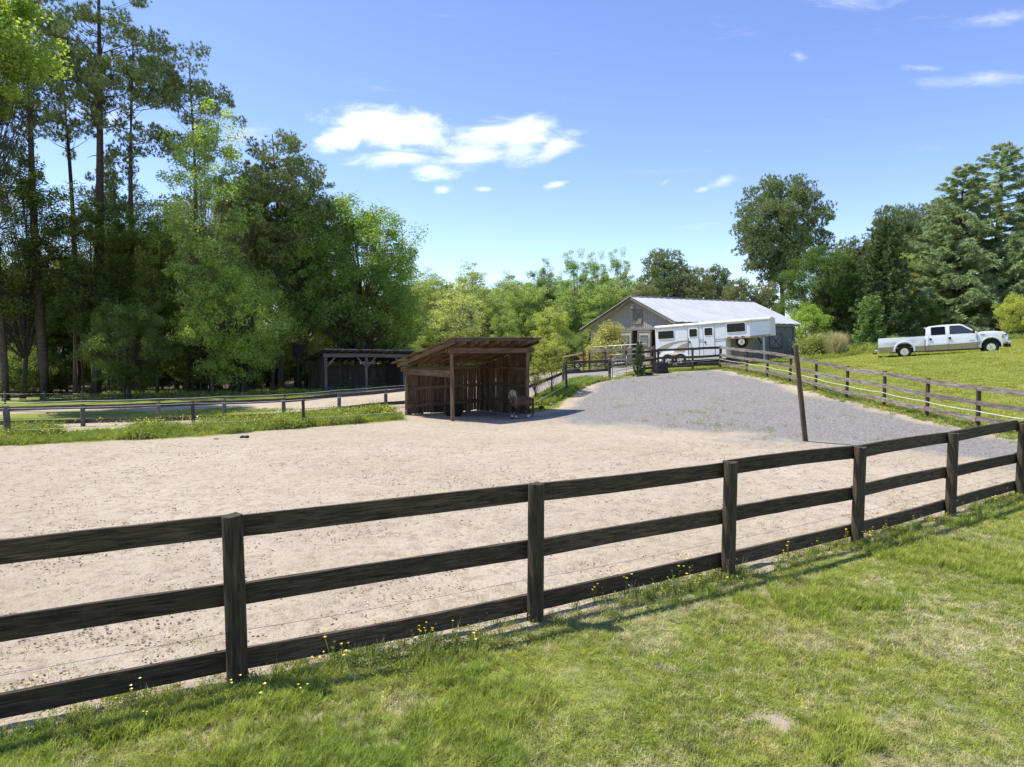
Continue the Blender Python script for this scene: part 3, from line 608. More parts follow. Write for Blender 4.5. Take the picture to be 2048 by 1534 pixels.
# tin sheets, corrugated
ns = 7; tot = Lfr + .95
for k in range(ns):
    a0 = -.52 + tot * k / ns; wd = tot / ns + .05; V = []; nC = 12; e = rnd.uniform(-.03, .05)
    for j, b in enumerate((-.58 - e, W_ / 2, W_ + .28 + e)):
        for i in range(nC + 1): v = P(a0 + wd * i / nC, b, rz(b) + .15 + .010 * math.sin(i * math.pi) + (.009 if i % 2 else 0) + k % 2 * .006); V.append(v)
    Fc = [(j * (nC + 1) + i, j * (nC + 1) + i + 1, (j + 1) * (nC + 1) + i + 1, (j + 1) * (nC + 1) + i) for j in range(2) for i in range(nC)]
    iv = inv(sh); o = MB().add([iv @ v for v in V], Fc).obj('roof_sheet', M['tin'], sh, fixn=False); sol = o.modifiers.new('s', 'SOLIDIFY'); sol.thickness = .004
def plankwall(pa, pb, za, zb_top, ztop_b, n, mat, parent, gapp=.25, inset=None):
    d = pb - pa; d.z = 0; L = d.length; u = d.normalized(); x = 0; ws = [rnd.uniform(.7, 1.3) for _ in range(n)]; s = sum(ws); ws = [w * L / s for w in ws]
    nn = Vector((-u.y, u.x, 0))
    for w in ws:
        t = (x + w / 2) / L; q = pa + u * (x + w / 2) + nn * rnd.uniform(-.004, .004); g = gz(q.x, q.y); top = zb_top + (ztop_b - zb_top) * t + rnd.uniform(-.03, .03)
        gp = rnd.choice([.004, .006, .008, .02, .035]) if rnd.random() < .6 else .004
        tl = rnd.uniform(-.012, .012)
        beam('plank', Vector((q.x, q.y, g - .05 + rnd.uniform(0, .10))), Vector((q.x, q.y, top)) + u * tl, w - gp, .022, mat, parent, up=nn); x += w
plankwall(P(-.02, W_ + .05, 0), P(Lfr + .05, W_ + .05, 0), 0, 1.46, 1.46, 24, M['shed'], sh)
plankwall(P(Lfr + .05, .02, 0), P(Lfr + .05, W_, 0), 0, zt + .02, 1.50, 16, M['shed'], sh)
for zz in (.25, .95): beam('wall_rail', P(0, W_ - .05, zz - .3), P(Lfr, W_ - .05, zz - .3), .045, .14, M['shed'], sh)
for zz in (.05, .72, 1.42): beam('wall_rail', P(Lfr - .03, .08, zz), P(Lfr - .03, W_ - .05, zz), .045, .14, M['shed'], sh)
# tub inside
tp = P(1.6, 1.9, 0); tp.z = gz(tp.x, tp.y)
o = MB().lathe([(0, 0.02), (.30, 0), (.36, .42), (.38, .43), (.34, .42), (.28, .05), (0, .05)], (0, 0, 0), 'Z', 20).obj('water_tub', M['rubber'], None, True, fixn=False); o.matrix_basis = Matrix.Translation(tp)
tag(o, 'black rubber tub in the shade behind the middle post of the front shelter', 'tub')

# ================================================================== BACK SHELTER
A0 = onground(651, 48); A2 = onground(808, 52); A0.z = -1.12; ub = (A2 - A0); ub.z = 0; Lb = ub.length; ub.normalize(); nb = Vector((-ub.y, ub.x, 0)); Db = 2.9
bs = thing('back_shelter', 'grey open-fronted plank shed at the edge of the woods', 'shed', A0)
def Q(a, b, z): v = A0 + ub * a + nb * b; return Vector((v.x, v.y, z))
def ztop(a): return 1.58 - .17 * a / Lb
for a in (0, Lb / 2, Lb):
    q = Q(a, 0, 0); g = gz(q.x, q.y); post('post', Vector((q.x, q.y, g)), ztop(a) - g, .085, M['shed_grey_beam'], bs, 8, square=True)
    q = Q(a, Db, 0); g = gz(q.x, q.y); post('post', Vector((q.x, q.y, g)), .75 - g, .08, M['shed_grey'], bs, 8)
beam('header_beam', Q(-.25, -.13, ztop(0) - .05), Q(Lb + .35, -.13, ztop(Lb) - .05), .05, .26, M['shed_grey_beam'], bs, seg=4, warp=.04, rough=.006)
for a, s in ((0, 1), (Lb / 2, -1), (Lb / 2, 1), (Lb, -1)): beam('brace', Q(a + s * .06, -.02, ztop(a) - .85), Q(a + s * .75, -.02, ztop(a) - .16), .05, .1, M['shed_grey_beam'], bs)
sl = -.24
for i in range(13): a = -.3 + (Lb + .7) * i / 12; beam('rafter', Q(a, -.6, ztop(a) + .17 - sl * .6 * 0 + .12), Q(a, Db + .2, ztop(a) + .17 + sl * Db), .045, .16, M['shed_grey'], bs)
iv = inv(bs)
V = [Q(-.4, -.7, ztop(0) + .40), Q(Lb + .5, -.7, ztop(Lb) + .40), Q(Lb + .5, Db + .25, ztop(Lb) + .27 + sl * Db), Q(-.4, Db + .25, ztop(0) + .27 + sl * Db)]
o = MB().add([iv @ v for v in V], [(0, 1, 2, 3)]).obj('roof', M['tin'], bs, fixn=False); m_ = o.modifiers.new('s', 'SOLIDIFY'); m_.thickness = .05; m_.offset = 0
plankwall(Q(0, Db, 0), Q(Lb, Db, 0), 0, .78, .72, 24, M['shed_grey'], bs)
plankwall(Q(0, .08, 0), Q(0, Db, 0), 0, ztop(0) + .1, .78, 14, M['shed_grey'], bs)
plankwall(Q(Lb, .1, 0), Q(Lb, Db, 0), 0, ztop(Lb) + .1, .72, 14, M['shed_grey'], bs)
beam('wall_rail', Q(0, Db - .05, .55), Q(Lb, Db - .05, .5), .045, .2, M['shed'], bs); beam('wall_rail', Q(0, Db - .05, -.5), Q(Lb, Db - .05, -.5), .045, .14, M['shed_grey'], bs)

# ================================================================== BARN
def build_barn():
    A = Vector((11.22, 46.0, 0)); th = .538; u = Vector((math.cos(th), math.sin(th), 0)); n = Vector((-u.y, u.x, 0)); L = 12.55
    ga = gz(A.x, A.y)
    bn = thing('barn', 'grey board-and-batten barn with a pale metal gable roof behind the trailer', 'barn', (A.x, A.y, ga)); iv = inv(bn)
    tR, tL, tM = 4.65, 10.75, 6.15; zE, zRg, zL = 3.81, 5.74, 3.40
    def P(s, t, z): v = A + u * s + n * t; return Vector((v.x, v.y, z))
    def roofz(t): return zE + (zRg - zE) * t / tR if t < tR else zRg + (zL - zRg) * (t - tR) / (tL - tR)
    # core walls
    def panel(name, pts, mat, th_=.04): 
        o = MB().add([iv @ p for p in pts], [tuple(range(len(pts)))]).obj(name, mat, bn, fixn=False); m = o.modifiers.new('s', 'SOLIDIFY'); m.thickness = th_; m.offset = 0; return o
    zt = .16; g0 = .55
    # gable above the door beam
    panel('wall', [P(.35, .35, 3.30), P(.35, .35, roofz(.35) - .06), P(.35, tR, zRg - .1), P(.35, tL - .4, roofz(tL - .4) - .06), P(.35, tL - .4, 2.72), P(.35, tM, 2.76), P(.35, tM, 3.30)], M['barn'])
    panel('wall', [P(.35, .35, g0), P(.35, .35, 3.30), P(.35, 1.5, 3.30), P(.35, 1.5, g0)], M['barn'])
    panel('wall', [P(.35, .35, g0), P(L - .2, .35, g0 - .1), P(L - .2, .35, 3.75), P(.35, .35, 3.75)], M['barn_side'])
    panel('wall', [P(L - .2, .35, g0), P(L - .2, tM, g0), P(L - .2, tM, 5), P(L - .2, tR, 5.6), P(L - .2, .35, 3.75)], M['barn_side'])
    panel('wall', [P(.35, tM, g0 - .2), P(L - .2, tM, g0 - .3), P(L - .2, tM, 4.9), P(.35, tM, 4.9)], M['barn'])
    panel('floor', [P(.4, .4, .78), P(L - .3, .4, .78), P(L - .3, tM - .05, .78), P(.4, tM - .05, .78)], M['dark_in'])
    # battens joined as one part each wall
    def battens(wname, spots, mat):
        mb = MB()
        for (p0, p1) in spots:
            m = frame_from(p0, p1, n if wname == 'f' else u); LL = (p1 - p0).length
            mb.box(iv @ ((p0 + p1) / 2), (LL, .022, .055), (m.to_3x3()))
        mb.obj('battens', mat, bn, kind='stuff')
    fs = []; t = .42
    while t < tL - .45:
        zb = 3.32 if t < tM else 2.74; 
        if t < 1.45: zb = g0
        ztop_ = roofz(t) - .1
        if not (4.05 < t < 4.9 and False): fs.append((P(.31, t, zb), P(.31, t, ztop_)))
        t += .235
    battens('f', fs, M['barn'])
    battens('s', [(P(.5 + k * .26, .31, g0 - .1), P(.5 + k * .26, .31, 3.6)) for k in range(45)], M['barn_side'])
    # roof slopes with standing ribs
    def slope(t0, z0, t1, z1, nm):
        V = []; nC = 60; 
        for j in range(2):
            for i in range(nC + 1): s = -.35 + (L + .55) * i / nC; V.append(iv @ P(s, (t0, t1)[j], (z0, z1)[j] + (.022 if i % 3 == 0 else 0)))
        o = MB().add(V, [(i, i + 1, nC + 2 + i, nC + 1 + i) for i in range(nC)]).obj(nm, M['roof'], bn, fixn=False); m = o.modifiers.new('s', 'SOLIDIFY'); m.thickness = .03; m.offset = 0
    slope(-.0, zE, tR, zRg, 'roof'); slope(tR, zRg, tL, zL, 'roof')
    beam('ridge_cap', P(-.37, tR, zRg + .03), P(L + .22, tR, zRg + .03), .3, .03, M['roof'], bn)
    beam('rake_board', P(-.28, .02, zE - .10), P(-.28, tR, zRg - .10), .04, .17, M['barn_trim'], bn, up=Vector((0, 0, 1)))
    beam('rake_board', P(-.28, tR, zRg - .10), P(-.28, tL - .02, zL - .10), .04, .17, M['shed_grey'], bn)
    beam('eave_board', P(-.25, .06, zE - .11), P(L + .15, .06, zE - .11), .03, .14, M['barn_side'], bn)
    for k in range(20): s = .1 + k * .63; beam('rafter_tail', P(s, .05, zE - .10), P(s, .45, zE + .06), .04, .09, M['shed_grey'], bn)
    # porch post, beam
    pq = P(.35, tL - .55, 0); g = gz(pq.x, pq.y); beam('porch_post', Vector((pq.x, pq.y, g - .2)), Vector((pq.x, pq.y, 3.2)), .16, .16, M['shed_grey'], bn, up=Vector((0, 1, 0)))
    beam('porch_beam', P(.35, tM, 2.70), P(.35, tL - .4, 2.66), .08, .16, M['shed_grey'], bn)
    for s in (4.5, 8.6): 
        pq = P(s, tL - .55, 0); beam('porch_post', Vector((pq.x, pq.y, gz(pq.x, pq.y) - .2)), Vector((pq.x, pq.y, 3.2)), .14, .14, M['shed_grey'], bn, up=Vector((0, 1, 0)))
    # door header, doors
    def tof(px): 
        r = (px - 1024) / F_PX * 1.0; k = (A.x + u.x * .3 - r * (A.y + u.y * .3)) / (-n.x + r * n.y) if False else 0
        lo, hi = -1., 12.
        for _ in range(50):
            mid = (lo + hi) / 2; v = P(.3, mid, 2.5); q = 1024 + F_PX * v.x / (v.y * cp - (v.z - CAM_H) * sp)
            if q > px: lo = mid
            else: hi = mid
        return lo
    beam('door_track', P(.22, tof(1316), 3.40), P(.22, tM + .1, 3.36), .12, .15, M['barn_trim'], bn)
    beam('corner_board', P(.26, 1.45, g0), P(.26, 1.45, 3.3), .05, .2, M['barn_trim'], bn, up=u)
    beam('corner_board', P(.26, tM - .02, g0), P(.26, tM - .02, 3.3), .05, .16, M['barn_trim'], bn, up=u)
    beam('corner_board', P(.25, .33, g0), P(.25, .33, 3.72), .07, .16, M['barn_side'], bn, up=u)
    beam('corner_board', P(L - .24, .25, g0 - .2), P(L - .24, .25, 3.6), .07, .16, M['barn_side'], bn, up=u)
    for (pa, pb) in ((1241, 1267), (1279, 1305)):
        ta, tb = tof(pb), tof(pa); z0, z1 = .80, 3.28; tm = (ta + tb) / 2; w = tb - ta
        o = MB().box(iv @ P(.2, tm, (z0 + z1) / 2), (w, .05, z1 - z0), Matrix((n, u * -1, Vector((0, 0, 1)))).transposed()).obj('door', M['door_pale'], bn)
        Rn = Matrix((n, u * -1, Vector((0, 0, 1)))).transposed()
        def dz(nm, t, z, sw, szz, mat, d=.16, th=.035): 
            ob = MB().box((0, 0, 0), (sw, th, szz), None).obj(nm, mat, o); ob.matrix_basis = (bn.matrix_basis).inverted() @ (Matrix.Translation(P(d, t, z)) @ Rn.to_4x4()); return ob
        nb_ = 9
        for k in range(nb_):                                 # horizontal siding boards, proud of the leaf
            zz = 1.75 + (z1 - 1.75) * (k + .5) / nb_
            if 2.22 < zz < 2.95:
                dz('siding_board', ta + w * .14, zz, w * .26, (z1 - 1.75) / nb_ - .02, M['door_pale']); dz('siding_board', tb - w * .14, zz, w * .26, (z1 - 1.75) / nb_ - .02, M['door_pale'])
            else: dz('siding_board', tm, zz, w - .04, (z1 - 1.75) / nb_ - .02, M['door_pale'])
        for k in range(7): dz('lower_board', ta + w * (k + .5) / 7, 1.26, w / 7 - .02, .86, M['door_pale'])
        dz('rail', tm, 1.76, w, .09, M['barn_trim'], .13); dz('rail', tm, .84, w, .1, M['barn_trim'], .13); dz('rail', tm, z1 - .05, w, .09, M['barn_trim'], .13)
        for tt in (ta + .05, tb - .05): dz('stile', tt, (z0 + z1) / 2, .1, z1 - z0, M['barn_trim'], .12)
        dz('pane', tm, 2.55, w * .46, .62, M['pane'], .13)
        for s_, c_, a_, b_ in ((-.26 * w, 0, .06, .74), (.26 * w, 0, .06, .74), (0, .34, w * .56, .06), (0, -.34, w * .56, .06)): dz('window_frame', tm + s_, 2.55 + c_, a_, b_, M['barn_trim'], .11)
    # loft shutter with X brace
    tm = tof(1275.5); tw = tof(1268) - tof(1284); Rn = Matrix((n, u * -1, Vector((0, 0, 1)))).transposed(); zc = 4.28; hh = .95
    sh_ = MB().box(iv @ P(.27, tm, zc), (tw, .03, hh), Rn).obj('loft_shutter', M['barn_trim'], bn)
    def bar(t0, z0, t1, z1, w, par, d=.235, mat='barn_trim', wall='f'):
        beam('frame', P(d, t0, z0), P(d, t1, z1), w, .03, M[mat], par, up=u)
    hw = tw / 2
    for a in ((-hw, -hh / 2, hw, -hh / 2), (-hw, hh / 2, hw, hh / 2), (-hw, -hh / 2, -hw, hh / 2), (hw, -hh / 2, hw, hh / 2), (-hw, -hh / 2, hw, hh / 2), (-hw, hh / 2, hw, -hh / 2)): bar(tm + a[0], zc + a[1], tm + a[2], zc + a[3], .09, sh_)
    # lamp under the apex
    tl = tof(1267); lp = bpy.data.objects.new('gable_lamp', None); COL.objects.link(lp); lp.matrix_basis = Matrix.Translation(P(.12, tl, 4.95)); tag(lp, 'white barn lamp mounted under the gable peak', 'lamp')
    MB().lathe([(.0, .2), (.05, .2), (.06, .08), (.16, .0), (.17, -.03), (.14, -.02), (0, .04)], (0, 0, 0), 'Z', 14).obj('lamp_shade', M['lamp_white'], lp, True, fixn=False)
    MB().lathe([(0, .02), (.08, -.01), (.09, -.09), (.05, -.14), (0, -.15)], (0, 0, 0), 'Z', 12).obj('bulb_glass', M['pane'], lp, True, fixn=False)
    MB().tube([(0, 0, .2), (0, .0, .28), (.12, .1, .3), (.2, .12, .26)], .015, 6).obj('arm', M['lamp_white'], lp)
    # side shutter with X
    def sof(px):
        lo, hi = 0., L
        for _ in range(50):
            mid = (lo + hi) / 2; v = P(mid, .3, 2.5); q = 1024 + F_PX * v.x / (v.y * cp - (v.z - CAM_H) * sp)
            if q < px: lo = mid
            else: hi = mid
        return lo
    sa, sb = sof(1540), sof(1563); sm = (sa + sb) / 2; zc = 2.52; hw = (sb - sa) / 2; hh = .5
    s2_ = MB().box(iv @ P(sm, .29, zc), (2 * hw, .03, 2 * hh), Matrix((u, n, Vector((0, 0, 1)))).transposed()).obj('side_shutter', M['pane'], bn)
    for a in ((-hw, -hh, hw, -hh), (-hw, hh, hw, hh), (-hw, -hh, -hw, hh), (hw, -hh, hw, hh), (-hw, -hh, hw, hh), (-hw, hh, hw, -hh)):
        beam('frame', P(sm + a[0], .255, zc + a[1]), P(sm + a[2], .255, zc + a[3]), .15 if a[0] == a[2] or a[1] == a[3] else .07, .03, M['barn_shutter'], s2_, up=n)
    # hanging hose loop and muck bucket
    bp_ = P(sof(1566), -.5, 0); bp_.z = gz(bp_.x, bp_.y)
    o = MB().lathe([(0, .02), (.26, 0), (.33, .40), (.36, .41), (.32, .40), (.25, .04), (0, .04)], (0, 0, 0), 'Z', 18).obj('muck_bucket', M['black'], None, True, fixn=False); o.matrix_basis = Matrix.Translation(bp_); tag(o, 'dark tub on the grass against the right side of the barn', 'tub')
    return bn
build_barn()

# ================================================================== HORSE TRAILER
def wheel(parent, x, y, z, r, w, side=-1, name='wheel', rim='chrome', spokes=5):
    wl = bpy.data.objects.new(name, None); COL.objects.link(wl); wl.parent = parent; wl.matrix_basis = Matrix.Translation((x, y, z))
    if side > 0: wl.matrix_basis = wl.matrix_basis @ Matrix.Rotation(math.pi, 4, 'Z')
    h = w / 2; MB().lathe([(r * .58, -h * .8), (r * .64, -h), (r * .92, -h * .98), (r * .985, -h * .75), (r, -h * .4), (r, h * .4), (r * .985, h * .75), (r * .9, h), (r * .55, h), (r * .55, -h * .5)], (0, 0, 0), 'Y', 32).obj('tyre', M['rubber'], wl, True, fixn=False)
    rm = MB(); rm.lathe([(r * .60, -h * .92), (r * .60, -h * .80), (r * .54, -h * .70), (r * .52, -h * .1), (0.01, -h * .1)], (0, 0, 0), 'Y', 28)
    for k in range(spokes):
        a = 2 * math.pi * k / spokes; c, s_ = math.cos(a), math.sin(a); Rk = Matrix(((c, 0, -s_), (0, 1, 0), (s_, 0, c)))
        rm.box(Rk @ Vector((r * .34, -h * .55, 0)), (r * .46, h * .3, r * .17), Rk)
    rm.lathe([(.01, -h * .95), (r * .10, -h * .95), (r * .17, -h * .8), (r * .19, -h * .5)], (0, 0, 0), 'Y', 14)
    rm.obj('rim', M[rim], wl, True, fixn=False, ).data.set_sharp_from_angle(angle=R(35)); return wl
def build_trailer():
    O = at(1313, 724.5, 42.0); N_ = at(1503, 674, 38.5); top0 = at(1313, 653, 42.0); H_ = top0.z - O.z
    E_ = at(1453, 717, 39.4)
    dx = N_.x - O.x; dy = N_.y - O.y; L = math.hypot(dx, dy); yaw = math.atan2(dy, dx); topN = at(1503, 637.5, 38.5); pitch = -math.atan2(topN.z - top0.z, L); Lb = L / math.cos(pitch)
    t = thing('horse_trailer', 'white gooseneck horse trailer with beige swoosh parked before the barn', 'trailer', O, yaw, None, pitch)
    W = 2.1
    def fx(px):                                             # zoomed crop pixel -> metres along the side
        uu = (px - 105) / 1500; return Lb * uu * 42 / ((1 - uu) * 38.5 + uu * 42)
    def fz(px, py):
        uu = (px - 105) / 1500; top = 187 - uu * 127; bot = 745 - uu * 74; return H_ * (bot - py) / (bot - top)
    xg = fx(1215); zg = fz(1215, 376)
    r = .12
    # body cross-section with rounded roof shoulders
    def sect(z0): return [(0, z0), (0, H_ - .16), (.03, H_ - .07), (.10, H_ - .015), (.22, H_ + .03), (W / 2, H_ + .07), (W - .22, H_ + .03), (W - .10, H_ - .015), (W - .03, H_ - .07), (W, H_ - .16), (W, z0)]
    def loft(name, x0, x1, z0, mat, z0b=None, inset1=0., shift=0.):
        V = []; S = sect(z0); S2 = sect(z0 if z0b is None else z0b)
        for (y, z) in S: V.append((x0, y, z))
        for (y, z) in S2: V.append((x1, W / 2 + (y - W / 2) * (1 - inset1), z))
        n_ = len(S); return MB().add(V, [tuple(range(n_))[::-1], tuple(range(n_, 2 * n_))] + [(i, (i + 1) % n_, (i + 1) % n_ + n_, i + n_) for i in range(n_)]).obj(name, mat, t, fixn=True)
    loft('body', 0, xg, 0.10, M['trailer_white']); loft('gooseneck', xg + .003, Lb, zg, M['trailer_white']); loft('nose', Lb + .003, Lb + .95, zg + .02, M['trailer_white'], zg + .06, .52)
    # roof edge trim
    for (x0, x1, ya, yb) in ((-.02, Lb, -.012, -.012), (Lb, Lb + .96, -.012, W / 2 * .50)):
        V = []; 
        for x, y in ((x0, ya), (x1, yb)):
            for dy_, z in ((0, H_ - .175), (-.03, H_ - .15), (-.03, H_ - .03), (0.04, H_ + .01), (.2, H_ + .045)): V.append((x, y + dy_, z))
        MB().add(V, [(i, i + 1, i + 6, i + 5) for i in range(4)]).obj('roof_trim', M['cream'], t, True, fixn=True)
    beam('skirt', (0, -.02, .10), (xg, -.02, .10), .04, .12, M['cream'], t, local=True, up=Vector((0, 0, 1))); beam('lower_trim', (.9, -.03, .2), (xg, -.03, .2), .02, .05, M['chrome'], t, local=True)
    beam('gooseneck_trim', (xg - .02, -.015, zg + .02), (Lb, -.015, zg + .02), .03, .09, M['beige'], t, local=True); beam('gooseneck_trim', (Lb, -.015, zg + .04), (Lb + .95, W * .255, zg + .08), .03, .09, M['beige'], t, local=True)
    MB().box((xg / 2, W / 2, -.03), (xg - .1, W - .3, .2)).obj('chassis', M['black'], t)
    def rounded(x0, x1, z0, z1, y, rr, nm, mat, par=None, th=.02):
        pts = []
        for cx, cz, a0 in ((x1 - rr, z1 - rr, 0), (x0 + rr, z1 - rr, 90), (x0 + rr, z0 + rr, 180), (x1 - rr, z0 + rr, 270)):
            for k in range(5): a = R(a0 + k * 22.5); pts.append((cx + rr * math.cos(a), cz + rr * math.sin(a)))
        return MB().prism(pts, y - th, y).obj(nm, mat, par or t)
    def window(a, b_, yt, yb_, mull=True):
        x0, x1 = fx(a), fx(b_); m_ = (a + b_) / 2; z1, z0 = fz(m_, yt), fz(m_, yb_)
        w = rounded(x0, x1, z0, z1, -.005, .07, 'window', M['chrome'], None, .02)
        rounded(x0 + .025, x1 - .025, z0 + .025, z1 - .025, -.028, .055, 'pane', M['window'], w, .006)
        if mull: MB().box(((x0 + x1) / 2, -.037, (z0 + z1) / 2), (.035, .012, z1 - z0 - .06)).obj('mullion', M['black'], w)
    window(148, 405, 248, 383)
    for a, b_, wa, wb, yt, yb_ in ((618, 792, 642, 775, 215, 350), (862, 1040, 882, 1018, 197, 328)):
        x0, x1 = fx(a), fx(b_); dr = MB().box(((x0 + x1) / 2, -.008, (fz(a, 185) + .26) / 2 + .02), (x1 - x0, .012, fz(a, 185) - .26)).obj('door', M['trailer_white'], t)
        mb = MB(); zt_ = fz(a, 185) 
        for xx in (x0, x1): mb.box((xx, -.015, (zt_ + .28) / 2), (.014, .008, zt_ - .28))
        mb.box(((x0 + x1) / 2, -.015, zt_), (x1 - x0, .008, .014)); mb.obj('door_seam', M['black'], dr)
        window(wa, wb, yt, yb_)
        hx = x0 + .12; MB().box((hx, -.03, fz(a, 430)), (.09, .03, .11)).obj('handle', M['black'], dr)
    window(1237, 1540, 122, 272)
    rounded(fx(148), fx(170), .5, .62, -.006, .02, 'vent', M['black'], None, .01)
    def strip(poly, nm): 
        pts = [(fx(a), fz(a, b_)) for a, b_ in poly]; n_ = len(pts) // 2; V = [(x, -.0045, z) for x, z in pts]
        MB().add(V, [(i, i + 1, len(pts) - 2 - i, len(pts) - 1 - i) for i in range(n_ - 1)]).obj(nm, M['beige'], t, fixn=True)
    strip([(110, 548), (200, 492), (300, 452), (400, 424), (500, 408), (620, 400), (860, 385), (1212, 368), (1212, 382), (860, 400), (620, 420), (500, 434), (400, 462), (300, 522), (200, 580), (110, 632)], 'swoosh')
    strip([(372, 612), (400, 560), (450, 508), (520, 465), (620, 435), (800, 420), (1212, 398), (1212, 409), (800, 438), (690, 455), (640, 480), (600, 515), (570, 560), (548, 612)], 'swoosh')
    for a in (1275, 1383, 1490): MB().box((fx(a), -.035, zg + .075), (.22, .02, .05)).obj('reflector', M['red_lens'], t)
    for a in (118, 570, 1050, 1575): MB().box((fx(a), -.048, H_ - .09), (.09, .03, .05)).obj('marker_lamp', M['red_lens'] if a < 200 else M['amber'], t)
    for k in (0, 1): MB().box((Lb + .45 + k * .18, W * .12 + k * .09, H_ - .06), (.09, .05, .05)).obj('marker_lamp', M['lamp_white'], t)
    # axles with open fender
    xs = (fx(300), fx(490)); zw = .11
    for x in xs: wheel(t, x, .03, zw, .36, .24, -1); wheel(t, x, W - .10, zw, .36, .24, 1)
    pts = []; V = []; Fc = []
    pr_ = [(x_, z_ + .09) for x_, z_ in [(xs[0] - .52, -.02), (xs[0] - .46, .22), (xs[0] - .30, .38), (xs[0], .44), ((xs[0] + xs[1]) / 2, .45), (xs[1], .44), (xs[1] + .30, .38), (xs[1] + .46, .22), (xs[1] + .52, -.02)]]
    pin = [(x_, z_ + .09) for x_, z_ in [(xs[0] - .43, -.02), (xs[0] - .37, .19), (xs[0] - .22, .33), (xs[0], .37), ((xs[0] + xs[1]) / 2, .26), (xs[1], .37), (xs[1] + .22, .33), (xs[1] + .37, .19), (xs[1] + .43, -.02)]]
    MB().prism(pr_ + pin[::-1], -.10, .0).obj('fender', M['trailer_white'], t)
    MB().prism(pin + [(pin[-1][0], -.05), (pin[0][0], -.05)], -.012, .0).obj('wheel_well', M['rubber'], t)
    MB().box(((xs[0] + xs[1]) / 2, -.115, .385), (.2, .03, .07)).obj('marker_lamp', M['amber'], t)
    # sloping front wall of the body under the neck, spare wheel, jack leg, coupler
    MB().prism([(xg, .12), (xg + .75, .12), (xg + 1.15, zg), (xg, zg)], .85, 1.85).obj('front_wall', M['barn_trim'], t)
    sw = wheel(t, xg + .65, .83, .95, .34, .2, -1, 'spare_wheel')
    MB().box((Lb + .55, .62, zg - .75), (.09, .09, 1.6)).box((Lb + .55, .62, zg - 1.55), (.3, .3, .04)).obj('jack_leg', M['galv'], t)
    MB().tube([(Lb + .1, W / 2, zg), (Lb + .3, W / 2 - .1, zg - .35), (Lb + .5, W / 2 - .25, zg - .1)], .04, 8).obj('coupler', M['skin_dark'], t)
    MB().box((xg - .3, .05, -.16), (.1, .1, .5)).obj('landing_leg', M['black'], t)
    MB().tube([(fx(632), -.08, fz(632, 365)), (fx(632), -.08, fz(632, 620))], .018, 6).obj('door_holdback', M['black'], t)
    return t
build_trailer()

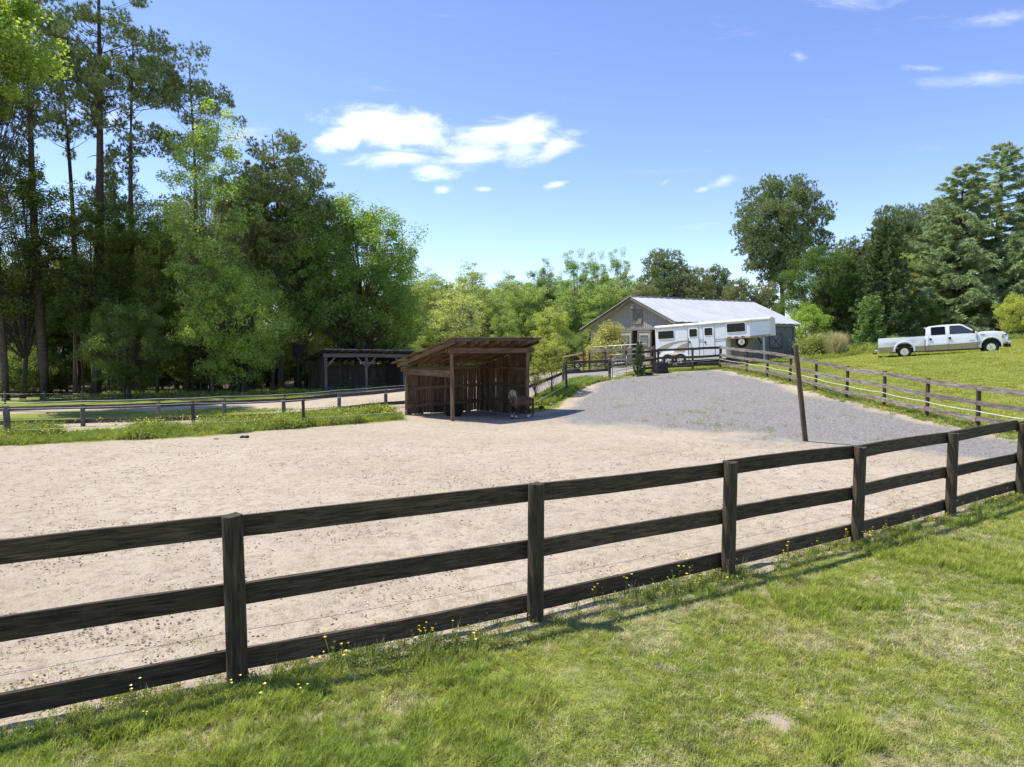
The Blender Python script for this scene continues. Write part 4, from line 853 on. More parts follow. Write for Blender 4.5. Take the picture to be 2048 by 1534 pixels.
# ================================================================== PICKUP TRUCK
def build_truck():
    rw_ = at(1809, 714, 42.3); fw = at(1979, 705.5, 40.2); yaw = math.atan2(fw.y - rw_.y, fw.x - rw_.x); dz = fw.z - rw_.z; L = math.hypot(fw.x - rw_.x, fw.y - rw_.y)
    t = thing('pickup_truck', 'white crew-cab pickup truck with gold lower panels parked on the hill', 'truck', rw_ - Vector((0, 0, .03)), yaw, None, -math.atan2(dz, L))
    WB = L / math.cos(math.atan2(dz, L)); k = WB / 4.35; hw = .99
    def arc(cx, cz, r, a0, a1, n_=10): return [(cx + r * math.cos(R(a0 + (a1 - a0) * i / n_)), cz + r * math.sin(R(a0 + (a1 - a0) * i / n_))) for i in range(n_ + 1)]
    wx = 4.35 * k
    # bed side
    def bedpoly(z0=.36, off=0): return [(-1.36, z0), (-1.40, .95), (-1.36, 1.26), (1.06, 1.23), (1.06, z0)] + arc(0, .44, .48 + off, 350 - 360, 190)
    for s in (-1, 1):
        MB().prism(bedpoly(), s * hw, s * (hw - .10)).obj('bed_side', M['white_paint'], t, bevel=.02)
        MB().prism([(-1.35, .36), (-1.37, .70), (-.47 - .0, .70)] + arc(0, .44, .50, 149, 190, 5), s * (hw + .004), s * (hw - .02)).obj('lower_panel', M['gold'], t)
        MB().prism([(1.05, .36), (1.05, .67), (.44, .68)] + arc(0, .44, .50, 29, -10, 5), s * (hw + .004), s * (hw - .02)).obj('lower_panel', M['gold'], t)
        # flared arch lip
        MB().prism(arc(0, .44, .585, -6, 186, 16) + arc(0, .44, .49, 186, -6, 16), s * (hw + .05), s * (hw - .06)).obj('wheel_arch', M['white_paint'], t, bevel=.015)
        MB().prism(arc(wx, .44, .56, -4, 184, 16) + arc(wx, .44, .485, 184, -4, 16), s * (hw + .035), s * (hw - .06)).obj('wheel_arch', M['white_paint'], t, bevel=.015)
        MB().box((-1.37, s * (hw - .05), 1.0), (.10, .09, .30)).obj('tail_lamp', M['red_lens'], t, bevel=.01)
    MB().box((-.15, 0, .62), (2.4, 1.8, .05)).obj('bed_floor', M['gold'], t); MB().box((-1.36, 0, .95), (.05, 1.8, .56)).obj('tailgate', M['white_paint'], t, bevel=.01)
    MB().box((1.0, 0, .95), (.04, 1.8, .52)).obj('bed_front', M['white_paint'], t)
    MB().box((-1.50, 0, .50), (.16, 1.9, .20)).obj('rear_bumper', M['chrome'], t, bevel=.03)
    MB().box((-1.60, 0, .33), (.25, .08, .08)).obj('tow_hitch', M['black'], t)
    # cab + nose lower body
    low = [(1.10, .36), (1.10, 1.24), (3.72, 1.24), (3.95, 1.27), (4.6, 1.25), (5.0, 1.19), (5.10, 1.10), (5.14, .85), (5.14, .62), (4.95, .58), (4.87, .44)]
    low = [(x if x < 3.9 else wx + (x - 4.35), z) for x, z in low]
    low += arc(wx, .44, .47, 8, 188, 12)[1:] + [(wx - .52, .36)]
    n_ = len(low)
    def wy(z): return hw if z < .95 else hw - .03 - max(0, z - 1.05) * .05
    V = [(x, -wy(z) * (1 if x < wx else 1 - .05 * (x - wx)), z) for x, z in low] + [(x, wy(z) * (1 if x < wx else 1 - .05 * (x - wx)), z) for x, z in low]
    MB().add(V, [tuple(range(n_)), tuple(range(2 * n_ - 1, n_ - 1, -1))] + [(i, (i + 1) % n_, (i + 1) % n_ + n_, i + n_)[::-1] for i in range(n_)]).obj('body', M['white_paint'], t, bevel=.035)
    # hood crown
    hd = [(3.72, 1.24), (3.95, 1.31), (4.5, 1.30), (4.95, 1.23), (5.06, 1.14), (4.9, 1.12), (3.8, 1.2)]; hd = [(x if x < 3.9 else wx + (x - 4.35), z) for x, z in hd]
    MB().prism(hd, -.78, .78).obj('hood', M['white_paint'], t, bevel=.03)
    # greenhouse
    prof = [(1.12, 1.22), (1.16, 1.70), (1.30, 1.80), (2.0, 1.845), (2.85, 1.835), (3.02, 1.78), (3.80, 1.24)]
    def ww(z): return .95 - (z - 1.22) * .22
    V = [(x, -ww(z), z) for x, z in prof] + [(x, ww(z), z) for x, z in prof]; n_ = len(prof)
    MB().add(V, [tuple(range(n_)), tuple(range(2 * n_ - 1, n_ - 1, -1))] + [(i, (i + 1) % n_, (i + 1) % n_ + n_, i + n_)[::-1] for i in range(n_)]).obj('cab', M['white_paint'], t, bevel=.035)
    def sidewin(poly, nm, s, mat, d=.006, th=.02, par=None):
        a = [(x, s * (ww(z) + d), z) for x, z in poly]; b_ = [(x, s * (ww(z) + d - th), z) for x, z in poly]; m_ = len(poly)
        return MB().add(a + b_, [tuple(range(m_)), tuple(range(2 * m_ - 1, m_ - 1, -1))] + [(i, (i + 1) % m_, (i + 1) % m_ + m_, i + m_) for i in range(m_)]).obj(nm, mat, par or t)
    for s in (-1, 1):
        for poly, mt in (([(1.42, 1.28), (1.42, 1.70), (1.46, 1.73), (2.08, 1.73), (2.12, 1.70), (2.12, 1.28)], 'window'), ([(2.37, 1.28), (2.37, 1.71), (2.41, 1.74), (2.84, 1.735), (2.98, 1.70), (3.50, 1.34), (3.52, 1.28)], 'glass')):
            cx = sum(p[0] for p in poly) / len(poly); cz = sum(p[1] for p in poly) / len(poly)
            fr = sidewin([(cx + (x - cx) * 1.045 , cz + (z - cz) * 1.09) for x, z in poly], 'window_frame', s, M['black'], .004); sidewin(poly, 'pane', s, M[mt], .009, .01, fr)
        for xx in (1.27, 2.25, 3.68): MB().box((xx, s * (hw - .0), .80), (.012, .016, .88)).obj('door_seam', M['black'], t)
        for xx in (1.37, 2.35): MB().box((xx, s * (hw + .002), 1.03), (.13, .03, .12)).obj('door_handle', M['black'], t, bevel=.01)
        MB().prism([(1.11, .36), (1.11, .665), (3.83 * k, .70), (3.83 * k, .36)], s * (hw + .006), s * (hw - .02)).obj('lower_panel', M['gold'], t)
        MB().box((2.5, s * (hw + .008), .76), (2.6, .02, .025)).obj('side_moulding', M['white_paint'], t)
        MB().box((2.45, s * (hw - .08), .31), (2.6, .2, .07)).obj('running_board', M['black'], t, bevel=.01)
        MB().box((3.52, s * (hw + .10), 1.34), (.10, .20, .24)).obj('mirror', M['black'], t, bevel=.03)
        MB().box((3.95, s * (hw - .015), 1.12), (.20, .02, .035)).box((3.45, s * (hw + .001), .83), (.26, .012, .03)).obj('badge', M['skin_dark'], t)
        MB().box((wx + .66, s * .82, .98), (.20, .22, .24)).obj('headlamp', M['amber'] if False else M['glass'], t, bevel=.03); MB().box((wx + .56, s * (hw - .05), .98), (.09, .05, .22)).obj('turn_signal', M['amber'], t, bevel=.01)
        wheel(t, 0, s * .84, .37, .385, .26, s, rim='chrome', spokes=7); wheel(t, wx, s * .84, .37, .385, .26, s, rim='chrome', spokes=7)
    V = [(3.06, -.78, 1.76), (3.06, .78, 1.76), (3.76, .90, 1.285), (3.76, -.90, 1.285)]; MB().add([(x + .012, y, z + .016) for x, y, z in V] + [(x - .02, y, z - .02) for x, y, z in V], [(0, 1, 2, 3), (7, 6, 5, 4)]).obj('windshield', M['glass'], t)
    V = [(1.125, -.7, 1.66), (1.125, .7, 1.66), (1.09, .78, 1.30), (1.09, -.78, 1.30)]; MB().add(V, [(0, 1, 2, 3)]).obj('rear_window', M['window'], t)
    MB().box((wx + .82, 0, .92), (.06, 1.3, .34)).obj('grille', M['chrome'], t, bevel=.02); MB().box((wx + .86, 0, .62), (.2, 1.98, .24)).obj('front_bumper', M['chrome'], t, bevel=.05); MB().box((wx + .84, 0, .42), (.18, 1.85, .18)).obj('air_dam', M['black'], t, bevel=.03)
    MB().box((1.9, 0, .42), (5.4, 1.2, .25)).obj('chassis', M['black'], t)
    for x in (0, wx): MB().box((x, 0, .62), (1.0, 1.66, .5)).obj('wheel_well', M['rubber'], t)
    MB().tube([(1.17, -.70, 1.74), (1.05, -.72, 1.72)], .02, 6).obj('third_brake_lamp', M['lamp_white'], t)
    return t
build_truck()

# ================================================================== PONY
def build_pony():
    p = G3(-.02, 26.3); t = thing('pony', 'small brown pony with pale shaggy forelock and white feet in the shelter', 'pony', p, 0)
    # local: X to the right (rump), head at the left turned to the viewer (-Y)
    J = {'pel': (.72, .06, .66), 'rump': (.86, .08, .62), 'back': (.50, .04, .64), 'bel': (.34, .02, .62), 'wither': (.20, 0, .66), 'chest': (.12, -.02, .58), 'nk1': (.06, -.04, .76), 'nk2': (.00, -.10, .86), 'poll': (-.03, -.16, .93), 'fore': (-.04, -.25, .88), 'muz': (-.045, -.36, .72), 'nose': (-.045, -.40, .65)}
    R_ = {'pel': .225, 'rump': .185, 'back': .235, 'bel': .245, 'wither': .215, 'chest': .195, 'nk1': .155, 'nk2': .13, 'poll': .10, 'fore': .10, 'muz': .075, 'nose': .062}
    ch = ['rump', 'pel', 'back', 'bel', 'wither', 'nk1', 'nk2', 'poll', 'fore', 'muz', 'nose']; E = list(zip(ch[:-1], ch[1:])) + [('wither', 'chest')]
    def leg(nm, root, pts, rad):
        prev = root
        for i, (q, r) in enumerate(zip(pts, rad)): k_ = nm + str(i); J[k_] = q; R_[k_] = r; E.append((prev, k_)); prev = k_
    for s, sx in ((-1, .06), (1, -.07)):
        leg('f' + str(s), 'chest', [(.15 + sx, s * .10, .46), (.145 + sx, s * .10, .30), (.14 + sx, s * .10, .12), (.135 + sx, s * .10, .045), (.12 + sx, s * .10, .0)], [.08, .052, .036, .042, .052])
        leg('h' + str(s), 'pel', [(.80 - sx, .06 + s * .11, .50), (.74 - sx, .06 + s * .11, .38), (.86 - sx, .06 + s * .11, .27), (.84 - sx, .06 + s * .11, .11), (.83 - sx, .06 + s * .11, .045), (.81 - sx, .06 + s * .11, .0)], [.12, .078, .045, .037, .043, .052])
    names = list(J); me = bpy.data.meshes.new('body'); me.from_pydata([J[n_] for n_ in names], [(names.index(a), names.index(b_)) for a, b_ in E], []); me.update()
    o = bpy.data.objects.new('body', me); COL.objects.link(o); o.parent = t
    sk = o.modifiers.new('skin', 'SKIN'); sk.use_smooth_shade = True; sv = me.skin_vertices[0].data
    J2 = {k: (v[0] * .80 if k[0] not in 'fh' or k == 'fore' else v[0] * .80, v[1], v[2]) for k, v in J.items()}
    for i, n_ in enumerate(names): me.vertices[i].co = J2[n_]
    J.update(J2)
    for i, n_ in enumerate(names): sv[i].radius = (R_[n_] * (.92 if n_ in ('pel', 'back', 'bel', 'wither') else 1), R_[n_])
    sv[names.index('pel')].use_root = True; ss = o.modifiers.new('sub', 'SUBSURF'); ss.levels = 2; ss.render_levels = 2
    b = NB('pony coat'); tc = b.coord('Object'); sp_ = b.n('ShaderNodeSeparateXYZ'); b.lk(tc, sp_.inputs[0]); nz = b.noise(tc, 9, 4)
    nzf = b.noise(b.coord('Object', (40, 40, 8)), 2, 3); c = b.mix(b.rng(nz, .35, .7), (.095, .045, .026), (.18, .09, .05)); c = b.mix(b.rng(nzf, .4, .7, 0, .5), c, (.05, .028, .018)); zf = b.math('ADD', sp_.outputs[2], b.math('MULTIPLY', nz, .12))
    c = b.mix(b.rng(zf, .42, .52, 1, 0), c, (.045, .026, .018)); c = b.mix(b.rng(zf, .17, .23, 1, 0), c, (.62, .56, .48)); c = b.mix(b.rng(sp_.outputs[1], -.40, -.31, .85, 0), c, (.05, .045, .045))
    coat = b.out(b.pr(c, .75, bump=b.bump(nzf, .4, .01), spec=.2)); me.materials.append(coat)
    hair = plain('mane hair', (.38, .31, .22), .7, 0, .3, 30); tail = plain('tail hair', (.15, .095, .05), .7, 0, .35, 25); rr = random.Random(3)
    def locks(nm, mat, starts, tgt, n_, ln, w, spread):
        mb = MB()
        for k in range(n_):
            s_ = Vector(rr.choice(starts)) + Vector([rr.uniform(-1, 1) * spread for _ in range(3)]); d = Vector(tgt) + Vector([rr.uniform(-.35, .35) * (.25 if nm == 'tail' else 1) for _ in range(3)]); l = ln * rr.uniform(.6, 1.1); pts = [s_, s_ + d.normalized() * l * .3 + Vector((0, 0, -.02)), s_ + d.normalized() * l * .45 + Vector((0, 0, -l * .35)), s_ + d.normalized() * l * .5 + Vector((0, 0, -l * .75))]
            mb.tube(pts, [w * .6, w, w * .8, w * .15], 4, False)
        mb.obj(nm, mat, t, True, fixn=False)
    locks('mane', hair, [(.08, -.06, .90), (.05, -.08, .95), (.0, -.12, 1.0), (.11, -.05, .86)], (-.2, -.75, 0), 70, .30, .018, .04)
    locks('forelock', hair, [(-.02, -.20, 1.02), (-.06, -.22, 1.01), (.02, -.21, 1.01)], (0, -.9, .1), 80, .27, .018, .045)
    locks('mane', hair, [(.10, .0, .84), (.0, -.08, .95)], (-.8, -.2, 0), 30, .24, .015, .035)
    locks('tail', tail, [(.83, .07, .74), (.82, .09, .70)], (.05, 0, -.9), 55, .52, .012, .03)
    for s in (-1, 1): MB().tube([(-.03 + s * .055, -.15, .99), (-.03 + s * .07, -.16, 1.05), (-.03 + s * .068, -.155, 1.09)], [.03, .028, .004], 7).obj('ear', coat, t, True)
    for s in (-1, 1): MB().lathe([(0, -.014), (.012, -.008), (.014, 0), (.008, .01), (0, .012)], (-.042 + s * .072, -.28, .86), 'Y', 10).obj('eye', M['window'], t, True, fixn=False)
    for q in (('f-1', .12), ('f1', .12)): pass
    for nm in ('f-14', 'f14', 'h-15', 'h15'):
        x, y, z = J[nm]; MB().lathe([(0, -.03), (.062, -.03), (.048, .045), (0, .045)], (x, y, z + .01), 'Z', 12).obj('hoof', M['skin_dark'], t, True, fixn=False)
    t.matrix_basis = Matrix.Translation(p) @ Matrix.Rotation(R(14), 4, 'Z') @ Matrix.Scale(1.06, 4)
    return t
build_pony()

# ================================================================== SMALL THINGS
def small_things():
    q = onground(1320, 37.7)
    t = thing('mineral_crate', 'black plastic crate at the foot of the corner fence on the gravel', 'crate', q, R(18))
    MB().prism([(-.36, 0), (-.30, .52), (.30, .52), (.36, 0)], -.34, .34).obj('body', M['black'], t, bevel=.03); MB().box((0, 0, .54), (.66, .72, .06)).obj('lid', M['rubber'], t, bevel=.015)
    for k in range(5): MB().box((-.28 + .14 * k, -.345, .26), (.03, .03, .48)).obj('rib', M['black'], t)
    q = onground(1298, 37.3); o = MB().lathe([(0, .02), (.20, 0), (.26, .10), (.22, .10), (.17, .03), (0, .03)], (0, 0, 0), 'Z', 16).obj('feed_pan', M['rubber'], None, True, fixn=False); o.matrix_basis = Matrix.Translation(q); tag(o, 'small black feed pan on the ground beside the black crate', 'pan')
    # orange wheelbarrow
    q = onground(1180, 48); t = thing('wheelbarrow', 'orange wheelbarrow parked behind the yard fence left of the barn', 'wheelbarrow', q, R(5)); t.matrix_basis = t.matrix_basis @ Matrix.Scale(1.25, 4)
    V = [(-.35, -.25, .35), (.25, -.25, .35), (.25, .25, .35), (-.35, .25, .35), (-.6, -.36, .68), (.5, -.36, .62), (.5, .36, .62), (-.6, .36, .68)]
    o = MB().add(V, [(0, 3, 2, 1), (0, 1, 5, 4), (1, 2, 6, 5), (2, 3, 7, 6), (3, 0, 4, 7)]).obj('tray', M['orange'], t, fixn=False); m = o.modifiers.new('s', 'SOLIDIFY'); m.thickness = .02
    wheel(t, -.72, 0, .2, .2, .12, -1)
    for s in (-1, 1): MB().tube([(-.75, s * .08, .2), (-.2, s * .2, .33), (.95, s * .3, .55)], .02, 6).obj('handle', M['skin_dark'], t); MB().tube([(.3, s * .24, .42), (.35, s * .26, 0)], .018, 6).obj('leg', M['skin_dark'], t)
    # dark tyre / roller behind the short fence
    q = onground(1148, 42.5); o = MB().lathe([(.22, -.12), (.30, -.14), (.40, -.1), (.42, 0), (.40, .1), (.30, .14), (.22, .12), (.22, -.12)], (0, 0, 0), 'Z', 24).obj('old_tyre', M['rubber'], None, True, fixn=False); o.matrix_basis = Matrix.Translation(q + Vector((0, 0, .14))); tag(o, 'old black tyre lying on the ground behind the short fence', 'tyre')
    # dung
    for (px, Y, lab, sc) in ((487, 18.9, 'dark dung heap on the pale arena sand near the weedy edge', 1.0), (432, 19.2, 'smallest dung dropping on the arena sand, left of the bigger heap', .45)):
        bm = bmesh.new(); rr = random.Random(px)
        for k in range(10):
            mm = Matrix.Translation((rr.uniform(-.16, .16) * sc, rr.uniform(-.08, .08) * sc, .03 * sc)) @ Matrix.Scale(rr.uniform(.03, .055) * sc, 4); bmesh.ops.create_icosphere(bm, subdivisions=2, radius=1, matrix=mm)
        me = bpy.data.meshes.new('dung_pile'); bm.to_mesh(me); bm.free(); me.materials.append(M['dung']); me.polygons.foreach_set('use_smooth', np.ones(len(me.polygons), bool)); o = bpy.data.objects.new('dung_pile', me); COL.objects.link(o)
        v = hits(px, 876 if px > 450 else 879); o.location = v; tag(o, lab, 'dung')
    # stones by the iris bed
    for i, (px, Y, r, lab) in enumerate(((1083, 29.2, .13, 'dark brown rock at the left end of the iris bed'), (1102, 29.7, .10, 'small pale rock beside the iris bed under the wire'))):
        bm = bmesh.new(); bmesh.ops.create_icosphere(bm, subdivisions=2, radius=r)
        rr = random.Random(i)
        for v in bm.verts: v.co *= rr.uniform(.75, 1.15); v.co.z *= .75
        me = bpy.data.meshes.new('rock'); bm.to_mesh(me); bm.free(); me.materials.append(M['stone'] if i else M['dung']); o = bpy.data.objects.new('rock', me); COL.objects.link(o); o.location = onground(px, Y - .4) + Vector((0, 0, r * .4)); tag(o, lab, 'rock')
small_things()

# ================================================================== TREES
def rot_align(rs, n):
    """n random orthonormal pairs (a, b)"""
    a = rs.normal(size=(n, 3)); a /= np.linalg.norm(a, axis=1, keepdims=True); b = rs.normal(size=(n, 3)); b -= (a * b).sum(1, keepdims=True) * a; b /= np.linalg.norm(b, axis=1, keepdims=True); return a, b
def leaf_mesh(name, C, size, rs, mat, flat=.5, aspect=.55, droop=0.):
    n = len(C); a, b = rot_align(rs, n); a[:, 2] *= (1 - flat); b[:, 2] *= (1 - flat); a[:, 2] -= droop
    a /= np.linalg.norm(a, axis=1, keepdims=True) + 1e-9; b /= np.linalg.norm(b, axis=1, keepdims=True) + 1e-9
    s = size * rs.uniform(.6, 1.3, (n, 1)); V = np.stack([C - a * s * .5, C + b * s * aspect * .5 - a * s * .05, C + a * s * .5, C - b * s * aspect * .5 - a * s * .05], 1).reshape(-1, 3)
    return mkmesh(name, V, np.arange(4 * n).reshape(n, 4), mat)
def needle_mesh(name, C, D, ln, w, k, rs, mat, spread=.9):
    """tufts of thin triangles at points C pointing along D"""
    n = len(C); Ck = np.repeat(C, k, 0); d = np.repeat(D, k, 0) + rs.normal(size=(n * k, 3)) * spread; d /= np.linalg.norm(d, axis=1, keepdims=True)
    b = np.cross(d, rs.normal(size=d.shape)); b /= np.linalg.norm(b, axis=1, keepdims=True) + 1e-9; L_ = ln * rs.uniform(.6, 1.15, (n * k, 1))
    V = np.stack([Ck - b * w / 2, Ck + b * w / 2, Ck + d * L_], 1).reshape(-1, 3); return mkmesh(name, V, np.arange(3 * n * k).reshape(-1, 3), mat)
def curve(p0, p1, rs, wob, n=5, lift=0.):
    p0 = np.array(p0, float); p1 = np.array(p1, float); L_ = np.linalg.norm(p1 - p0); P_ = []
    o1 = rs.normal(size=3) * wob * L_; 
    for i in range(n + 1): t = i / n; P_.append(p0 + (p1 - p0) * t + o1 * math.sin(math.pi * t) + np.array([0, 0, lift * L_ * (t * t - t)]))
    return P_
PROTO = {}
def proto(nm, wood_mb, leaf_me, bark):
    me = mkmesh('trunk', wood_mb.V, wood_mb.F, bark, True); PROTO[nm] = (me, leaf_me)
def deciduous(nm, seed, H, rad, base, nl=26000, leaf=.17, bark='bark', clump=.8, nclump=170, top=.5, tr=.20, open_=.0, droop=.0, lean=0., ntr=1, shape=1.0):
    rs = np.random.RandomState(seed); mb = MB(); cz = base + (H - base) * .5; rz_ = (H - base) * .5
    leanv = np.array([lean, 0, 0]); tops = []
    for q in range(ntr):
        off = np.array([0, 0, 0]) if ntr == 1 else np.array([rs.normal() * .25, rs.normal() * .25, 0]); tip = np.array([rs.normal() * .5, rs.normal() * .5, H * .93]) + leanv * H + off * (0 if ntr == 1 else 5)
        P_ = curve(off - np.array([0, 0, .4]), tip, rs, .02, 8); mb.tube(P_, [tr * (1 - .88 * (i / 8) ** .8) * (1.25 if i == 0 else 1) for i in range(9)], 7); tops.append(P_)
    cl = []
    while len(cl) < nclump:
        d = rs.normal(size=3); d /= np.linalg.norm(d); r = rs.uniform(.25, 1) ** .45; z = d[2] * r
        lump = 1 + .22 * math.sin(d[0] * 5 + seed) * math.cos(d[1] * 4 + seed * 2) + .15 * math.sin(d[2] * 7 + seed)
        k = (1 - max(0, z) ** 2 * (1 - top) * .8) * (1 if z > -.2 else (1 - (abs(z) - .2) * .35)) * lump
        p = np.array([d[0] * r * rad * k, d[1] * r * rad * k, cz + z * rz_ * (1 + (lump - 1) * .5)]) + leanv * (cz + z * rz_)
        if rs.rand() < open_ * (1 if math.sin(p[0] * 1.7 + seed) * math.sin(p[1] * 1.9) * math.sin(p[2] * 1.3 + seed) > 0 else .3): continue
        cl.append(p)
    cl = np.array(cl)
    for i, p in enumerate(cl[:int(nclump * .55)]):            # limbs reach the clumps
        Pt = tops[i % ntr]; t = np.clip((p[2] - (H * .22)) / H * .9, .22, .9) * 8 * .8; j = int(t); q0 = Pt[min(j, 7)] + (Pt[min(j + 1, 8)] - Pt[min(j, 7)]) * (t - j)
        big = rs.uniform(.5, 1); r0 = tr * .30 * big * (1 - t / 10); mb.tube(curve(q0, p, rs, .06, 4, .25), [r0, r0 * .75, r0 * .5, r0 * .32, r0 * .12], 5, False)
        for _ in range(2): e = p + rs.normal(size=3) * clump * .8; mb.tube([p * .35 + q0 * .65, p * .8 + e * .2, e], [r0 * .35, r0 * .22, .008], 3, False)
    per = np.repeat(cl, int(nl / nclump), 0); n = len(per); cr = np.repeat(clump * 1.0 * rs.uniform(.5, 1.25, len(cl)), int(nl / nclump))[:, None]
    o = rs.normal(size=(n, 3)); o /= np.linalg.norm(o, axis=1, keepdims=True); o *= rs.uniform(.15, 1, (n, 1)) ** .6; o[:, 2] *= .68; o[:, 2] -= droop * (o[:, 0] ** 2 + o[:, 1] ** 2)
    proto(nm, mb, leaf_mesh('crown', per + o * cr, leaf, rs, M['leaf'], .5, .6, droop), M[bark])
def pine(nm, seed, H, base, rad, tr=.22, n_br=46, k=34, tuft=.32, lean=0., round_=False, w=.034, dead=8, sub=6, fork=False, bark='bark_pine', shape=None):
    rs = np.random.RandomState(seed); mb = MB(); tip = np.array([lean * H, rs.normal() * .3, H * .98]); P_ = curve((0, 0, -.4), tip, rs, .02, 10)
    mb.tube(P_, [tr * (1 - .80 * (i / 10) ** 1.1) * (1.2 if i == 0 else 1) for i in range(11)], 8)
    C = []; D = []
    def pt(t): j = min(int(t * 10), 9); return P_[j] + (P_[j + 1] - P_[j]) * (t * 10 - j)
    for i in range(n_br):
        u = (i + rs.rand()) / n_br; t = base + (1 - base) * u ** .9; az = i * 2.4 + rs.normal() * .5; q = pt(min(t, .995))
        if round_: rr = rad * math.sqrt(max(0.02, 1 - ((u - .38) / .68) ** 2)) * rs.uniform(.75, 1.08)
        else: rr = rad * (1 - u ** 2.2 * .75) * (.55 + .45 * min(1, u * 3)) * rs.uniform(.45, 1.1)
        up = (.30 if round_ else .22) * rr * (u * 1.5 - .1) + rs.normal() * .25
        e = q + np.array([math.cos(az) * rr, math.sin(az) * rr, up]); Bc = curve(q, e, rs, .07, 5, .25); r0 = tr * .26 * (1 - u * .6); mb.tube(Bc, [r0, r0 * .8, r0 * .6, r0 * .45, r0 * .3, r0 * .12], 5, False)
        for s in range(sub):
            f = rs.uniform(.42, 1.0); b0 = Bc[min(int(f * 5), 5)]; L_ = rr * .33 * rs.uniform(.5, 1.2) * (1.25 - f * .4); a2 = az + rs.choice([-1, 1]) * rs.uniform(.4, 1.3)
            e2 = b0 + np.array([math.cos(a2) * L_, math.sin(a2) * L_, L_ * rs.uniform(.0, .55)]); mb.tube([b0, (b0 + e2) / 2 + rs.normal(size=3) * .05, e2], [r0 * .32, r0 * .2, .008], 3, False)
            for g in range(5):
                f2 = rs.uniform(.35, 1.05); c = b0 + (e2 - b0) * f2 + rs.normal(size=3) * np.array([.20, .20, .11]); C.append(c); D.append((e2 - b0) / (np.linalg.norm(e2 - b0) + 1e-6) * .5 + np.array([0, 0, .55]))
    for i in range(dead): t = rs.uniform(.3, base); az = rs.rand() * 6.3; q = pt(t); L_ = rs.uniform(.5, 1.6); mb.tube([q, q + np.array([math.cos(az) * L_ * .6, math.sin(az) * L_ * .6, -.02]), q + np.array([math.cos(az) * L_, math.sin(az) * L_, -.15])], [.035, .022, .006], 4, False)
    proto(nm, mb, needle_mesh('crown', np.array(C), np.array(D), tuft, w, k, rs, M['needle'], .75), M[bark])
def pine2(nm, seed, H, base, rad, tr=.24, ncl=170, per=20, k=13, clump=.8, tuft=.34, w=.042, lean=0., open_=.3, topr=.85, dead=6, flat=.6, low=.75, bark='bark_pine', amp=1.):
    """pine: bare trunk, limbs reaching to separate flattened puffs of needles"""
    rs = np.random.RandomState(seed); mb = MB(); tip = np.array([lean * H, rs.normal() * .3, H * .95]); P_ = curve((0, 0, -.4), tip, rs, .015, 10)
    mb.tube(P_, [tr * (1 - .86 * (i / 10) ** 1.2) * (1.2 if i == 0 else 1) for i in range(11)], 8)
    zb = H * base; cz = (H + zb) / 2; hz = (H - zb) / 2; cl = []
    def pt(z): t = np.clip(z / (H * .95), 0, .999) * 10; j = int(t); return P_[j] + (P_[j + 1] - P_[j]) * (t - j)
    while len(cl) < ncl:
        d = rs.normal(size=3); d /= np.linalg.norm(d); r_ = rs.uniform(.12, 1) ** .5; z = d[2] * r_
        lump = 1 + amp * (.18 * math.sin(d[0] * 6 + seed) * math.cos(d[1] * 5 + seed * 2) + .12 * math.sin(d[2] * 9 + seed))
        kx = (topr + (1 - topr) * (1 - max(0, z))) * (1 if z > 0 else 1 - (1 - low) * -z) * lump; q = np.array([d[0] * r_ * rad * kx, d[1] * r_ * rad * kx, cz + z * hz])
        if math.sin(q[0] * 1.3 + seed) * math.sin(q[1] * 1.5 + 1) + math.sin(q[2] * 1.6 + seed * 2) * .9 < -1.6 + open_ * 3.0 and rs.rand() < .92: continue
        c0 = pt(q[2]); q[0] += c0[0]; q[1] += c0[1]; cl.append(q)
    cl = np.array(cl)
    for i, q in enumerate(cl):
        if i % 2 and i > 40: continue
        ro = math.hypot(q[0], q[1]); b0 = pt(max(zb * .92, q[2] - ro * rs.uniform(.25, .55))); r0 = tr * .26 * (1 - q[2] / H * .7) * rs.uniform(.6, 1.1)
        mb.tube(curve(b0, q, rs, .06, 5, .15), [r0, r0 * .8, r0 * .62, r0 * .45, r0 * .3, .01], 5, False)
    for i in range(dead): z = rs.uniform(.3, .95) * zb; az = rs.rand() * 6.3; q = pt(z); L_ = rs.uniform(.5, 1.8); mb.tube([q, q + np.array([math.cos(az) * L_ * .6, math.sin(az) * L_ * .6, -.02]), q + np.array([math.cos(az) * L_, math.sin(az) * L_, -.15])], [.035, .022, .006], 4, False)
    C = np.repeat(cl, per, 0); o = rs.normal(size=C.shape); o /= np.linalg.norm(o, axis=1, keepdims=True); o *= rs.uniform(.2, 1, (len(C), 1)) ** .5
    sz = np.repeat(clump * rs.uniform(.6, 1.25, ncl), per)[:, None]; C = C + o * sz * np.array([1, 1, flat]); Dv = o * .7 + np.array([0, 0, .45])
    proto(nm, mb, needle_mesh('crown', C, Dv, tuft, w, k, rs, M['needle'], .6), M[bark])
